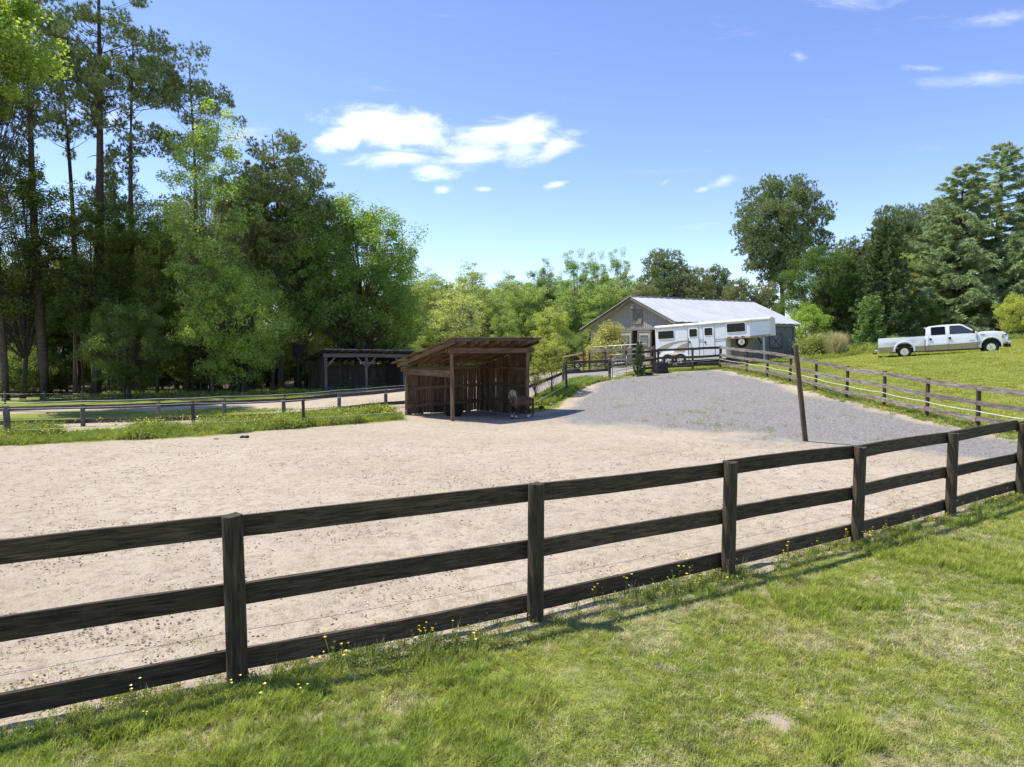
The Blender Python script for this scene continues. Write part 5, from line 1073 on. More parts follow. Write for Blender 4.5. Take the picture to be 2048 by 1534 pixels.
def conifer(nm, seed, stems, n_br=150, k=6, leaf=.26, droop=.18, sub=11, bark='bark', skirt=.05, mat='needle', dens=9, up=.25, pw=.8):
    """layered cedar: sprays along spreading boughs. stems: (x, y, H, radius)"""
    rs = np.random.RandomState(seed); mb = MB(); C = []; D = []
    for (sx, sy, H, rad) in stems:
        P_ = curve((sx, sy, -.4), (sx + rs.normal() * .2, sy, H), rs, .012, 8); mb.tube(P_, [.028 * H * (1 - .95 * i / 8) for i in range(9)], 8)
        for i in range(n_br):
            u = ((i + rs.rand()) / n_br) ** 1.15; z = H * (skirt + (1 - skirt) * u); j = min(int(z / H * 8), 7); q = P_[j] + (P_[j + 1] - P_[j]) * (z / H * 8 - j); az = i * 2.4 + rs.normal() * .4
            rr = rad * (1 - u) ** pw * rs.uniform(.72, 1.08) + .22; e = q + np.array([math.cos(az) * rr, math.sin(az) * rr, rr * (up * (.2 + u * 2.2) - .05)]); Bc = curve(q, e, rs, .03, 6, .55 * (1 - u)); r0 = .012 * rr + .012
            mb.tube(Bc, [r0 * (1 - .9 * m_ / 6) for m_ in range(7)], 4, False)
            ns_ = max(4, int(sub * rr / rad * 1.3) + 2)
            for s in range(ns_):
                f = rs.uniform(.18, 1.); b0 = Bc[min(int(f * 6), 6)] * (1 - (f * 6) % 1) + Bc[min(int(f * 6) + 1, 6)] * ((f * 6) % 1); L_ = (rr * .26 + .15) * rs.uniform(.5, 1.1) * (1.2 - f * .75); a2 = az + rs.choice([-1, 1]) * rs.uniform(.35, 1.0); dv = np.array([math.cos(a2), math.sin(a2), rs.uniform(-.12, .2) - droop])
                for g in range(dens): t = (g + rs.rand()) / dens; C.append(b0 + dv * L_ * t + np.array([0, 0, -droop * t * t * L_]) + rs.normal(size=3) * .035); D.append(dv + np.array([0, 0, -.1]))
    proto(nm, mb, needle_mesh('crown', np.array(C), np.array(D), leaf, .075, k, rs, M[mat], .55), M[bark])
def bush(nm, seed, H, rad, n=9000, leaf=.09, clump=.28, ncl=60, mat='leaf', flat=.3):
    rs = np.random.RandomState(seed); mb = MB(); d = rs.normal(size=(ncl, 3)); d /= np.linalg.norm(d, axis=1, keepdims=True); d[:, 2] = np.abs(d[:, 2]) * 1.0; r = rs.uniform(.3, 1, (ncl, 1)) ** .5
    cl = d * r * np.array([rad, rad, H * .85]) + np.array([0, 0, H * .12])
    for c in cl[:22]: mb.tube([(rs.normal() * .05, rs.normal() * .05, -.1), c * .5 + rs.normal(size=3) * .05, c], [.025, .015, .004], 4, False)
    per = np.repeat(cl, n // ncl, 0); o = rs.normal(size=per.shape) * clump * .55; proto(nm, mb, leaf_mesh('crown', per + o, leaf, rs, M[mat], flat, .55), M['bark'])
_used = set()
def plant(pn, name, label, cat, px, Y, H=None, wscale=None, color=(.06, .10, .02), rz_=None, group=None, tilt=0., pos=None, part='crown'):
    tm, lm = PROTO[pn]; o0 = PH[pn]; p = onground(px, Y) if pos is None else Vector(pos); s = (H / o0) if H else 1.0; ws = wscale if wscale else 1.0
    t = bpy.data.objects.new(name, None); COL.objects.link(t); rz_ = rnd.uniform(0, 6.28) if rz_ is None else rz_
    t.matrix_basis = Matrix.Translation(p) @ Matrix.Rotation(tilt, 4, 'Y') @ Matrix.Rotation(rz_, 4, 'Z') @ Matrix.Diagonal((s * ws, s * ws, s, 1))
    t['label'] = label; t['category'] = cat
    if group: t['group'] = group
    a = bpy.data.objects.new('trunk' if cat != 'bush' else 'stems', tm); b = bpy.data.objects.new(part, lm); b.color = (*color, 1)
    for c in (a, b): COL.objects.link(c); c.parent = t
    return t
PH = {}
def D_(nm, *a, **k): deciduous(nm, *a, **k); PH[nm] = a[1]
D_('big', 11, 16., 5.6, 2.2, 62000, .20, clump=1.15, nclump=300, tr=.30, open_=.25, top=.55)
D_('tall', 12, 20., 3.6, 5.0, 42000, .20, clump=1.0, nclump=260, tr=.20, open_=.35, top=1.1)
D_('high', 52, 20., 3.4, 13.5, 30000, .20, clump=.9, nclump=170, tr=.20, open_=.25, top=1.1)
D_('airy', 13, 17., 3.0, 4.0, 24000, .19, clump=.75, nclump=230, tr=.14, open_=.45, bark='bark_pale', top=1.1)
D_('arch', 14, 9., 4.6, 1.0, 48000, .15, clump=.85, nclump=260, tr=.16, droop=.45, top=.8, ntr=3)
D_('mid', 15, 12., 4.0, 1.0, 34000, .20, clump=1.0, nclump=240, tr=.18, open_=.2, top=1.25)
D_('mid2', 16, 13., 3.4, .8, 30000, .20, clump=.85, nclump=240, tr=.16, open_=.35, top=1.1)
D_('sparse', 17, 12., 3.4, 3.2, 9000, .17, clump=.7, nclump=170, tr=.13, open_=.3, bark='bark_pale', top=.5)
D_('small', 18, 3.2, .95, .9, 4200, .085, clump=.26, nclump=90, tr=.05, ntr=2, top=.6)
D_('under', 19, 5.5, 3.0, .4, 20000, .16, clump=.7, nclump=150, tr=.07, ntr=3, top=.8, droop=.2)
def Pn(nm, *a, **k): pine2(nm, *a, **k); PH[nm] = a[1]
Pn('pineA', 21, 28., .58, 4.2, .37, 78, 36, 14, clump=.72, tuft=.26, w=.05, open_=.52, dead=12, topr=.7)
Pn('pineB', 22, 24., .62, 3.9, .30, 70, 36, 14, clump=.70, tuft=.26, w=.05, open_=.5, dead=12, topr=.8)
Pn('pineC', 23, 20., .45, 3.1, .20, 150, 32, 13, clump=.70, tuft=.25, w=.05, open_=.30, dead=8, topr=.75)
Pn('pineR', 24, 19.,   .32, 5.9, .32, 440, 34, 12, clump=.92, tuft=.30, w=.07, amp=.8, open_=.03, dead=3, topr=.95, low=.62)
Pn('pineM', 25, 14., .10, 3.9, .24, 270, 32, 12, clump=.85, tuft=.28, w=.065, amp=.6, open_=-.3, dead=2, topr=.85, low=.95)
def Cf(nm, seed, stems, **k): conifer(nm, seed, stems, **k); PH[nm] = max(s[2] for s in stems)
Cf('cedar', 31, [(0, 0, 17.5, 7.2), (-2.6, .6, 15.8, 5.4), (2.2, -.8, 13.6, 5.4)], n_br=135, k=4, leaf=.34, sub=26, dens=9, up=.22, pw=.72)
Cf('juniper', 32, [(0, 0, 8.5, 3.0)], n_br=190, k=5, leaf=.28, droop=-.05, sub=13, dens=7, up=.9, skirt=.02)
Cf('cone', 33, [(0, 0, 3.6, 1.15)], n_br=110, k=5, leaf=.15, droop=-.15, sub=7, dens=6, up=1.3, skirt=.01)
for nm, a in (('bush', (41, 1.0, .9)), ('bush2', (42, 1.3, .8))): bush(nm, *a); PH[nm] = a[1]
bush('leafy', 43, 2.6, 1.0, 12000, .12, .34, 90, flat=.1); PH['leafy'] = 2.6
GL = (.085, .15, .022); DK = (.040, .075, .016); LM = (.13, .20, .028); YG = (.19, .215, .045); PN = (.125, .145, .045); PB = (.165, .165, .06); HAZE_TONE = (.14, .19, .06)  # last tone is leaf green paled, distance haze mixed into the colour
# ---- left woods: named individuals (front row)
LW = [('pineA', 'pine_tree', 'tallest left-side pine with a thick double trunk whose top leaves the picture', 187, 47, 31.5, .95, PN, 0, .045),
      ('pineB', 'pine_tree', 'tall pine with a clumpy crown just right of the tallest pine', 278, 48, 25.3, .82, PN, 2., .012),
      ('pineB', 'pine_tree', 'tall pine with a forked flat crown standing out against the sky', 372, 50, 25.2, .78, PN, 4.1, .035),
      ('pineA', 'pine_tree', 'dark pine with a straight thick trunk, second from the left edge', 88, 45, 29, .85, PN, 1.2, .0),
      ('pineA', 'pine_tree', 'dark pine nearest the left edge of the picture', 8, 44, 24, .8, DK, 3.2, .0),
      ('pineB', 'pine_tree', 'slim pine between the dark pine and the tallest pine at left', 150, 49, 27, .7, PN, 5.2, -.01),
      ('pineC', 'pine_tree', 'slender short pine between two tall pine trunks at left', 240, 51, 19, .7, PN, .6, .0),
      ('pineC', 'pine_tree', 'dense broad pine crown rising above the woods near the big cloud', 560, 50, 19.6, 1.15, PN, 1.5, .0),
      ('pineC', 'pine_tree', 'pine with a slanting trunk on the left of the dense pine crown', 500, 51, 17.6, .85, PN, 3.5, .07),
      ('pineC', 'pine_tree', 'pine with a dense dark crown, right-hand one of the group near the cloud', 612, 52, 18.3, .85, PN, 5.0, .03),
      ('high', 'maple_tree', 'bright green maple leaning in at the top left corner', -40, 33, 21.0, 1.0, LM, .3, .0),
      ('airy', 'birch_tree', 'light green airy tree in front of the forked pine', 425, 46, 19.2, .85, (0.157, 0.232, 0.053), 1.3, .0),
      ('tall', 'yellow_green_tree', 'yellow-green leafy tree in the middle of the left woods', 310, 48, 14.2, .85, (.12, .175, .03), 2.4, .0),
      ('arch', 'arching_tree', 'bright lime tree with drooping boughs left of the back shelter', 478, 45, 8.3, .86, (.15, .225, .03), .8, .0),
      ('big', 'oak_tree', 'big dark green tree at the right end of the woods behind the back shelter', 705, 54, 15.6, .93, (0.091, 0.167, 0.027), 2.1, .0),
      ('mid', 'oak_tree', 'rounded green tree bulging over the right end of the woods', 772, 57, 11.8, .85, (0.140, 0.217, 0.036), 4.1, .0),
      ('tall', 'oak_tree', 'green tree below the dense pine crown in the woods', 600, 51, 15.2, .95, (0.124, 0.196, 0.033), 5.6, .0),
      ('airy', 'birch_tree', 'thin light green tree left of the dense pine crown', 480, 53, 16.0, .85, (0.148, 0.225, 0.045), 4.4, .0),
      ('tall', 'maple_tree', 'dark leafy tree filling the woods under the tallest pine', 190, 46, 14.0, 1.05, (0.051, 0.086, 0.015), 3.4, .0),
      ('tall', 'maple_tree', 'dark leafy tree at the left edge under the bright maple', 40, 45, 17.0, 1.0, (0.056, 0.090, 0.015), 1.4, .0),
      ('arch', 'arching_tree', 'small dark arching tree over the far post fence', 255, 43, 6.0, .9, (0.069, 0.112, 0.019), 3.1, .0),
      ('arch', 'arching_tree', 'low lime arching tree close to the left wall of the back shelter', 596, 53, 7.6, .7, (0.198, 0.254, 0.036), 5.2, .0)]
for pn, nm, lb_, px, Y, H, ws, col, rz_, tilt in LW: plant(pn, nm, lb_, 'tree', px, Y, H, ws, col, rz_, None, tilt)
# ---- left woods interior: trees behind, alike
rr = random.Random(9)
G1 = 'dark trees deep in the left woods'
for i in range(46):
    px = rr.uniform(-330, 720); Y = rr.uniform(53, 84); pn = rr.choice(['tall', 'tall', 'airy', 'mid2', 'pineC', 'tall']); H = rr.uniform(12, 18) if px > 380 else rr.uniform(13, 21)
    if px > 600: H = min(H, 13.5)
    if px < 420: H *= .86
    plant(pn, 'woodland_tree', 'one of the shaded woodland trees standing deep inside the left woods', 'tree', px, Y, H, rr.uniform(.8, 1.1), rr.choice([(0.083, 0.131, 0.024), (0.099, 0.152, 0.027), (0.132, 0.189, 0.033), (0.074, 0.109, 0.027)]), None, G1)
G2 = 'small undergrowth trees at the foot of the left woods'
ORD = ['leftmost', 'second from the left', 'third from the left', 'fourth from the left', 'fifth from the left', 'sixth from the left', 'seventh from the left', 'eighth from the left', 'ninth from the left', 'eighth from the right', 'seventh from the right', 'sixth from the right', 'fifth from the right', 'fourth from the right', 'third from the right', 'second from the right', 'rightmost']
for i in range(17):
    px = 5 + i * 41 + rr.uniform(-15, 15); Y = rr.uniform(50, 60)
    if 560 < px < 700: Y = rr.uniform(56, 60)
    plant('under', 'undergrowth_tree', ORD[i] + ' of the low leafy shrubs along the foot of the left woods', 'shrub', px, Y, rr.uniform(3.0, 5.5), rr.uniform(.9, 1.2), rr.choice([(0.116, 0.174, 0.027), (0.165, 0.232, 0.033), (0.083, 0.131, 0.024)]), None, G2)
# bare thin trunks at the woods edge
G3_ = 'thin dark trunks at the foot of the left woods'
for i in range(34):
    px = rr.uniform(-30, 560); Y = rr.uniform(48, 57); p = onground(px, Y); r = rr.uniform(.06, .19); h = rr.uniform(4, 7.5); lean = rr.uniform(-.06, .06)
    mb = MB(); mb.tube([(0, 0, -.3), (lean * h * .3 + rr.uniform(-.1, .1), 0, h * .35), (lean * h * .7, 0, h * .7), (lean * h, 0, h)], [r * 1.2, r * .9, r * .65, r * .3], 7, False); o = mb.obj('bare_trunk', M['bark'], None, True, fixn=False); o.location = p
    tag(o, 'one of the bare dark trunks standing in the shade at the woods edge', 'tree trunk', G3_)
# ---- mid-distance forest behind the front shelter
MF = [('mid', 835, 78, 11.0, 1.0, HAZE_TONE, 'rounded pale green tree just right of the left woods'), ('tall', 868, 84, 12.6, 1.1, (0.128, 0.182, 0.061), 'hazy green tree behind the yellow-green one, left side'),
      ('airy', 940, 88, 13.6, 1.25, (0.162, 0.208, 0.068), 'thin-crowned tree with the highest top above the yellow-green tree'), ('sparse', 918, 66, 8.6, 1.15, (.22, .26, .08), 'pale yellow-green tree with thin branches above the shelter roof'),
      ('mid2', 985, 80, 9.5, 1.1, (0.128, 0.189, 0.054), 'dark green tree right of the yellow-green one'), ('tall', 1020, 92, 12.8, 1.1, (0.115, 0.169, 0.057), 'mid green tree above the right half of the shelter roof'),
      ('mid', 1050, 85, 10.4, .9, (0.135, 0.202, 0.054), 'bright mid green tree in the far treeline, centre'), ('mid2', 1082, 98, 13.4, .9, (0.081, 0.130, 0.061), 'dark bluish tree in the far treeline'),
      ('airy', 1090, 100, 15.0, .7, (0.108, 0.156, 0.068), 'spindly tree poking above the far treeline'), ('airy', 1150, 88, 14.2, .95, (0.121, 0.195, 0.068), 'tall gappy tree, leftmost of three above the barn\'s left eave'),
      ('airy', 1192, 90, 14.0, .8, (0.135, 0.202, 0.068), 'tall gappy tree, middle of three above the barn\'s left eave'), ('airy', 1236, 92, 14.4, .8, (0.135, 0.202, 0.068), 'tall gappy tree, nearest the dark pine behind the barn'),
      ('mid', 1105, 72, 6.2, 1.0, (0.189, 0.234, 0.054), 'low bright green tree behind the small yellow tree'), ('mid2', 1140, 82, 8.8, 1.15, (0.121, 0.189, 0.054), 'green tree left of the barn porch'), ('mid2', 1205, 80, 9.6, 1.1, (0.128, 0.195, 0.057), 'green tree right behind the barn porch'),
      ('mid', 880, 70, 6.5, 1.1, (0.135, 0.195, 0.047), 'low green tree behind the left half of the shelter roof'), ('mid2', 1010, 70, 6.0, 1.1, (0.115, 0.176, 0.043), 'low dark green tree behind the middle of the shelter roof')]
for pn, px, Y, H, ws, col, lb_ in MF: plant(pn, 'forest_tree', lb_, 'tree', px, Y, H, ws, col)
G4 = 'hazy trees of the far forest beyond the yard'  # no haze in the air here, their leaf colours are paled instead
for i in range(42):
    px = rr.uniform(800, 1320); Y = rr.uniform(96, 135); plant(rr.choice(['mid', 'mid', 'airy', 'mid2']), 'forest_tree', 'one of the hazy green trees massed in the far forest beyond the yard', 'tree', px, Y, rr.uniform(9.5, 13.5) * Y / 105 * .92, rr.uniform(1.15, 1.6), rr.choice([HAZE_TONE, (.125, .17, .06), (.16, .21, .065), (.105, .15, .06)]), None, G4)
for i in range(16):
    px = 800 + i * 29 + rr.uniform(-8, 8); Y = rr.uniform(62, 74); plant('under', 'undergrowth_tree', (ORD[:8] + ORD[9:])[i] + ' of the bushy green shrubs along the foot of the far forest', 'shrub', px, Y, rr.uniform(2.5, 4.5), 1.2, rr.choice([(.10, .15, .03), (.085, .13, .03)]), None, 'shrubs along the foot of the far forest')
# ---- trees behind barn and truck
RT = [('pineR', 'pine_tree', 'lone pine with a broad rounded crown standing high above the barn', 1568, 78, 19.6, .86, PN, .4, -.035), ('pineM', 'pine_tree', 'dark pine behind the barn, left of the roof ridge', 1325, 76, 12.2, .95, PN, 1.0, 0), ('pineM', 'pine_tree', 'brownish pine directly behind the barn ridge', 1385, 74, 9.8, .9, PB, 2., 0),
      ('pineM', 'pine_tree', 'small rounded pine between the barn ridge and the lone pine', 1434, 78, 10.0, .75, PN, 3., 0), ('pineM', 'pine_tree', 'low brownish pine under the lone pine, behind the barn roof', 1475, 72, 7.8, .95, PB, 4., 0), ('pineM', 'pine_tree', 'low brown-green pine at the far end of the barn roof', 1528, 72, 7.2, .9, PB, 5., 0),
      ('pineM', 'pine_tree', 'brownish pine behind the gable peak of the barn', 1290, 70, 8.0, .9, PB, 2.6, 0),
      ('big', 'maple_tree', 'dense dark green maple right behind the end of the barn', 1640, 60, 9.2, 1.12, (.042, .085, .016), 1.1, 0), ('under', 'maple_tree', 'bright low foliage at the foot of the dark maple beside the barn', 1612, 56.5, 4.2, .8, (0.140, 0.225, 0.029), 3., 0),
      ('juniper', 'juniper_tree', 'dark conical juniper left of the pickup truck', 1765, 56, 9.4, .85, (0.077, 0.100, 0.029), .3, 0), ('juniper', 'juniper_tree', 'dark olive juniper joined to the left of the conical one', 1722, 59, 7.8, .8, (0.098, 0.106, 0.036), 2.3, 0),
      ('cone', 'juniper_tree', 'small bright green cone-shaped juniper behind the truck bed', 1740, 50, 2.9, 1.15, (.13, .19, .03), 0, 0),
      ('pineR', 'pine_tree', 'pine with a rounded crown behind the conical juniper', 1790, 88, 17.4, .75, PN, 2.0, 0), ('pineR', 'pine_tree', 'tall pine close to the left side of the huge cedar', 1865, 92, 19.0, .7, PN, 4.1, 0), ('pineM', 'pine_tree', 'small distant pine between the maple and the juniper', 1688, 92, 14.2, .6, PN, 5, 0),
      ('mid2', 'leafy_tree', 'light green leafy tree behind the conical juniper', 1712, 76, 10.4, .9, (0.196, 0.237, 0.065), 1, 0), ('mid2', 'leafy_tree', 'yellow-green leafy tree between the juniper and the huge cedar', 1822, 72, 9.6, .9, (0.210, 0.250, 0.058), 2, 0), ('mid2', 'leafy_tree', 'green leafy tree left behind the huge cedar', 1858, 70, 8.2, .9, (0.140, 0.188, 0.046), 4, 0),
      ('cedar', 'cedar_tree', 'huge twin-topped cedar with layered boughs above the pickup truck', 1990, 58, 15.9, 1.22, (.17, .20, .085), 0, 0), ('cedar', 'cedar_tree', 'cedar cut by the right edge of the picture behind the huge one', 2120, 62, 14.5, 1.2, (.15, .175, .075), 2.2, 0), ('cedar', 'cedar_tree', 'smaller cedar on the left flank of the huge cedar', 1893, 61, 10.8, .72, (.16, .185, .08), 4.2, 0),
      ('under', 'shrub', 'yellow-green shrub beneath the huge cedar in front of the truck', 2035, 50, 3.2, .9, (0.196, 0.237, 0.039), 1, 0), ('under', 'shrub', 'green shrub in shade under the cedar, behind the truck cab', 1925, 58, 3.6, 1.1, (0.098, 0.138, 0.026), 2, 0), ('under', 'shrub', 'green shrub behind the truck bed beside the juniper', 1830, 56, 3.6, 1.0, (0.084, 0.125, 0.026), 3, 0),
      ('mid', 'maple_tree', 'deep green leafy tree just right of the dark maple, behind the dry grass', 1690, 66, 8.2, .8, (0.084, 0.144, 0.026), 4, 0)]
for pn, nm, lb_, px, Y, H, ws, col, rz_, tilt in RT: plant(pn, nm, lb_, 'tree' if nm != 'shrub' else 'shrub', px, Y, H, ws, col, rz_, None, tilt)
for i in range(22):
    px = rr.uniform(1600, 2350); Y = rr.uniform(72, 105); plant(rr.choice(['mid2', 'mid', 'pineM', 'tall']), 'background_tree', 'one of the background trees filling the gaps behind the cedar and junipers', 'tree', px, Y, rr.uniform(8, 10.5) * Y / 85, 1.1, rr.choice([(.07, .11, .025), (.09, .13, .03), (.11, .16, .04)]), None, 'background trees behind the cedar and junipers')
for i in range(8): plant(rr.choice(['tall', 'mid', 'pineC']), 'outlying_tree', 'one of the trees beyond the left edge of the picture', 'tree', -500 - i * 140, 46 + rr.uniform(-3, 8), rr.uniform(15, 22), 1.0, (.06, .10, .02), None, 'trees beyond the left edge')
# ---- garden shrubs and small plants
plant('leafy', 'flowering_shrub', 'large yellow-green leafy shrub beside the barn door', 'bush', 1218, 47.2, 3.0, 1.15, (.19, .20, .065), .5); plant('leafy', 'green_shrub', 'green shrub under the barn porch behind the flowering one', 'bush', 1196, 50.5, 2.3, .9, (.14, .20, .03), 2.)
plant('cone', 'gate_shrub', 'dark green upright shrub growing round the gate post', 'bush', 1279, 37.0, 1.55, .62, (.075, .095, .025), 1., pos=None)
plant('small', 'sapling', 'small yellow-green sapling beside the right wall of the pony shelter', 'tree', 1100, 31.2, 3.0, .95, (.17, .195, .03), 1.); plant('small', 'sapling', 'smaller yellow-green sapling touching the shelter wall', 'tree', 1074, 30.6, 2.1, .75, (.15, .185, .03), 3.)
plant('bush', 'garden_shrub', 'round green shrub left of the tall dry grass', 'bush', 1640, 49.5, 1.5, 1.2, (.12, .155, .04), 1.); plant('bush2', 'garden_shrub', 'green garden shrub at the left rear corner of the truck', 'bush', 1782, 45.5, .9, 1.0, (.11, .17, .03), 2.)
rs = np.random.RandomState(5); n = 1400; C = np.stack([rs.normal(size=n) * .16, rs.normal(size=n) * .16, rs.uniform(.0, .9, n)], 1); Dv = np.stack([C[:, 0] * .8, C[:, 1] * .8, np.ones(n)], 1)
dry = needle_mesh('dry_grass_clump', C, Dv, .8, .02, 3, rs, M['straw'], .18)
o = bpy.data.objects.new('dry_grass_clump', dry); COL.objects.link(o); o.location = onground(1671, 47.5); o.scale = (1.3, 1.3, 1.05); tag(o, 'tall tuft of dry tan ornamental grass left of the truck', 'grass')

# ================================================================== GRASS, WEEDS, CLODS (scattered over the ground)
def blades(seed, n, ln, w, spread, bend=.5, lean=.25, mat='grass', segs=2):
    rs = np.random.RandomState(seed); V = []; Fc = []
    for i in range(n):
        a = rs.rand() * 6.283; r = spread * math.sqrt(rs.rand()); b0 = np.array([math.cos(a) * r, math.sin(a) * r, -.01]); az = rs.rand() * 6.283; L_ = ln * rs.uniform(.45, 1.1); d = np.array([math.cos(az), math.sin(az), 0]); sd_ = np.array([-d[1], d[0], 0]); k = rs.uniform(.2, 1) * bend; l0 = rs.uniform(0, lean); base = len(V)
        p1 = b0 + np.array([0, 0, L_ * .5]) + d * L_ * (l0 * .5); p2 = p1 + np.array([0, 0, L_ * .45 * (1 - k * .6)]) + d * L_ * (l0 * .6 + k * .45)
        V += [b0 - sd_ * w / 2, b0 + sd_ * w / 2, p1 + sd_ * w * .42, p1 - sd_ * w * .42, p2]; Fc += [(base, base + 1, base + 2, base + 3), (base + 3, base + 2, base + 4)]
    o = bpy.data.objects.new('tuft', mkmesh('tuft', V, Fc, M[mat])); return o
def leafy_tuft(seed, n, size, spread, h, mat='weed'):
    rs = np.random.RandomState(seed); C = np.stack([rs.normal(size=n) * spread * .5, rs.normal(size=n) * spread * .5, rs.uniform(.02, 1, n) ** 1.3 * h], 1); return bpy.data.objects.new('tuft', leaf_mesh('tuft', C, size, rs, M[mat], .35, .6))
def flower(seed, h, n=2):
    rs = np.random.RandomState(seed); V = []; Fc = []; mi = []
    for s in range(n):
        tx, ty = rs.normal(size=2) * h * .22; hh = h * rs.uniform(.7, 1.1); b0 = len(V); w = .0022
        V += [(-w, 0, 0), (w, 0, 0), (tx * .5 + w, ty * .5, hh * .6), (tx * .5 - w, ty * .5, hh * .6), (tx + w, ty, hh), (tx - w, ty, hh)]; Fc += [(b0, b0 + 1, b0 + 2, b0 + 3), (b0 + 3, b0 + 2, b0 + 4, b0 + 5)]; mi += [0, 0]
        for k in range(5):
            a = k * 1.2566 + rs.rand() * .2; r = .0125; c, q = math.cos(a), math.sin(a); b1 = len(V)
            V += [(tx, ty, hh), (tx + c * r * .7 - q * r * .45, ty + q * r * .7 + c * r * .45, hh + r * .35), (tx + c * r * 1.15, ty + q * r * 1.15, hh + r * .6), (tx + c * r * .7 + q * r * .45, ty + q * r * .7 - c * r * .45, hh + r * .35)]; Fc.append((b1, b1 + 1, b1 + 2, b1 + 3)); mi.append(1)
    me = mkmesh('tuft', V, Fc, M['weed']); me.materials.append(M['petal']); me.polygons.foreach_set('material_index', np.array(mi, np.int32)); return bpy.data.objects.new('tuft', me)
def clod(seed, r, mat):
    bm = bmesh.new(); bmesh.ops.create_icosphere(bm, subdivisions=1, radius=r); q = random.Random(seed)
    for v in bm.verts: v.co *= q.uniform(.6, 1.25); v.co.z *= .6
    me = bpy.data.meshes.new('clod'); bm.to_mesh(me); bm.free(); me.materials.append(mat); return bpy.data.objects.new('tuft', me)
def scatter(name, label, X, Y, S, kinds, ik=None, z=None, rs=np.random.RandomState(1), cat='grass', tiltn=.12):
    coll = bpy.data.collections.new(name + '_kinds')
    for i, k in enumerate(kinds): k.name = 'tuft_%02d' % i; coll.objects.link(k)
    n = len(X); Z = ground(X, Y) if z is None else z; me = bpy.data.meshes.new(name); me.vertices.add(n); me.vertices.foreach_set('co', np.stack([X, Y, Z], 1).astype(np.float32).ravel())
    a = me.attributes.new('scl', 'FLOAT', 'POINT'); a.data.foreach_set('value', S.astype(np.float32)); a = me.attributes.new('rot', 'FLOAT_VECTOR', 'POINT'); rot = np.stack([rs.normal(size=n) * tiltn, rs.normal(size=n) * tiltn, rs.rand(n) * 6.283], 1); a.data.foreach_set('vector', rot.astype(np.float32).ravel())
    a = me.attributes.new('idx', 'INT', 'POINT'); a.data.foreach_set('value', (rs.randint(0, len(kinds), n) if ik is None else ik).astype(np.int32))
    o = bpy.data.objects.new(name, me); COL.objects.link(o); o['label'] = label; o['category'] = cat; o['kind'] = 'stuff'
    ng = bpy.data.node_groups.new(name, 'GeometryNodeTree'); ng.interface.new_socket('Geometry', in_out='INPUT', socket_type='NodeSocketGeometry'); ng.interface.new_socket('Geometry', in_out='OUTPUT', socket_type='NodeSocketGeometry')
    N = ng.nodes; L = ng.links; gi = N.new('NodeGroupInput'); go = N.new('NodeGroupOutput'); mp = N.new('GeometryNodeMeshToPoints'); ip = N.new('GeometryNodeInstanceOnPoints'); ci = N.new('GeometryNodeCollectionInfo'); ci.inputs['Collection'].default_value = coll; ci.inputs['Separate Children'].default_value = True; ci.inputs['Reset Children'].default_value = True
    def na(nm, t): q = N.new('GeometryNodeInputNamedAttribute'); q.data_type = t; q.inputs['Name'].default_value = nm; return q.outputs['Attribute']
    L.new(gi.outputs[0], mp.inputs[0]); L.new(mp.outputs[0], ip.inputs['Points']); L.new(ci.outputs[0], ip.inputs['Instance']); ip.inputs['Pick Instance'].default_value = True
    L.new(na('idx', 'INT'), ip.inputs['Instance Index']); e2r = N.new('FunctionNodeEulerToRotation'); L.new(na('rot', 'FLOAT_VECTOR'), e2r.inputs[0]); L.new(e2r.outputs[0], ip.inputs['Rotation']); L.new(na('scl', 'FLOAT'), ip.inputs['Scale']); L.new(ip.outputs[0], go.inputs[0])
    m = o.modifiers.new('scatter', 'NODES'); m.node_group = ng; return o
RS = np.random.RandomState(77)
def inview(X, Y, zmin=0., m=1.06): return (np.abs(X) < (Y * .76 + .35) * m)
# --- near lawn
def field(n, y0, y1, p=1.0):
    Y = y0 + (y1 - y0) * RS.rand(n) ** p; X = (RS.rand(n) * 2 - 1) * (Y * .77 + .3); return X, Y
X, Y = field(150000, 3.35, 16.0, 1.35); mk = masks(X, Y); dens = fbm(X, Y, .8, 21); keep = (mk['da'] < -.02) & (RS.rand(len(X)) > mk['bare'] * .97) & (RS.rand(len(X)) < .25 + sstep(.02, .55, -mk['da'] + (dens - .5) * .6) * 1.0) & (RS.rand(len(X)) < .45 + 1.1 * sstep(.35, .6, dens)) & (X < 13.5)
X, Y = X[keep], Y[keep]; f1 = fbm(X, Y, 1.3, 30); f2 = fbm(X, Y, .7, 40); f3 = RS.rand(len(X))
lush = sstep(.55, .66, f1); dryp = sstep(.55, .66, f2); ik = RS.randint(0, 4, len(X)); ik = np.where(f3 < lush * .8, RS.randint(4, 6, len(X)), ik); ik = np.where((RS.rand(len(X)) < .18 + dryp * .62), RS.randint(6, 8, len(X)), ik); ik = np.where(RS.rand(len(X)) < .16 * (1 - lush), 8 + RS.randint(0, 2, len(X)), ik)
S = RS.uniform(.65, 1.15, len(X)) * (.75 + .35 * fbm(X, Y, .5, 50)) * (1 + (Y - 4) * .035)
kinds = [blades(1, 24, .060, .0042, .055, .9, .5), blades(2, 22, .075, .0042, .06, .9, .45), blades(3, 26, .050, .004, .06, 1., .6), blades(4, 18, .085, .0045, .055, .8, .35, 'grass_lush'), blades(5, 30, .12, .0050, .05, .8, .3, 'grass_lush'), blades(6, 26, .15, .0055, .05, .8, .3, 'grass_lush'), blades(7, 22, .055, .004, .06, 1.1, 1.1, 'straw'), blades(8, 16, .07, .0035, .07, 1.2, 1.4, 'straw'), leafy_tuft(9, 26, .016, .08, .045), leafy_tuft(10, 22, .02, .07, .035)]
scatter('lawn_grass', 'short patchy green and straw-coloured grass filling the foreground', X, Y, S, kinds, ik, rs=RS)
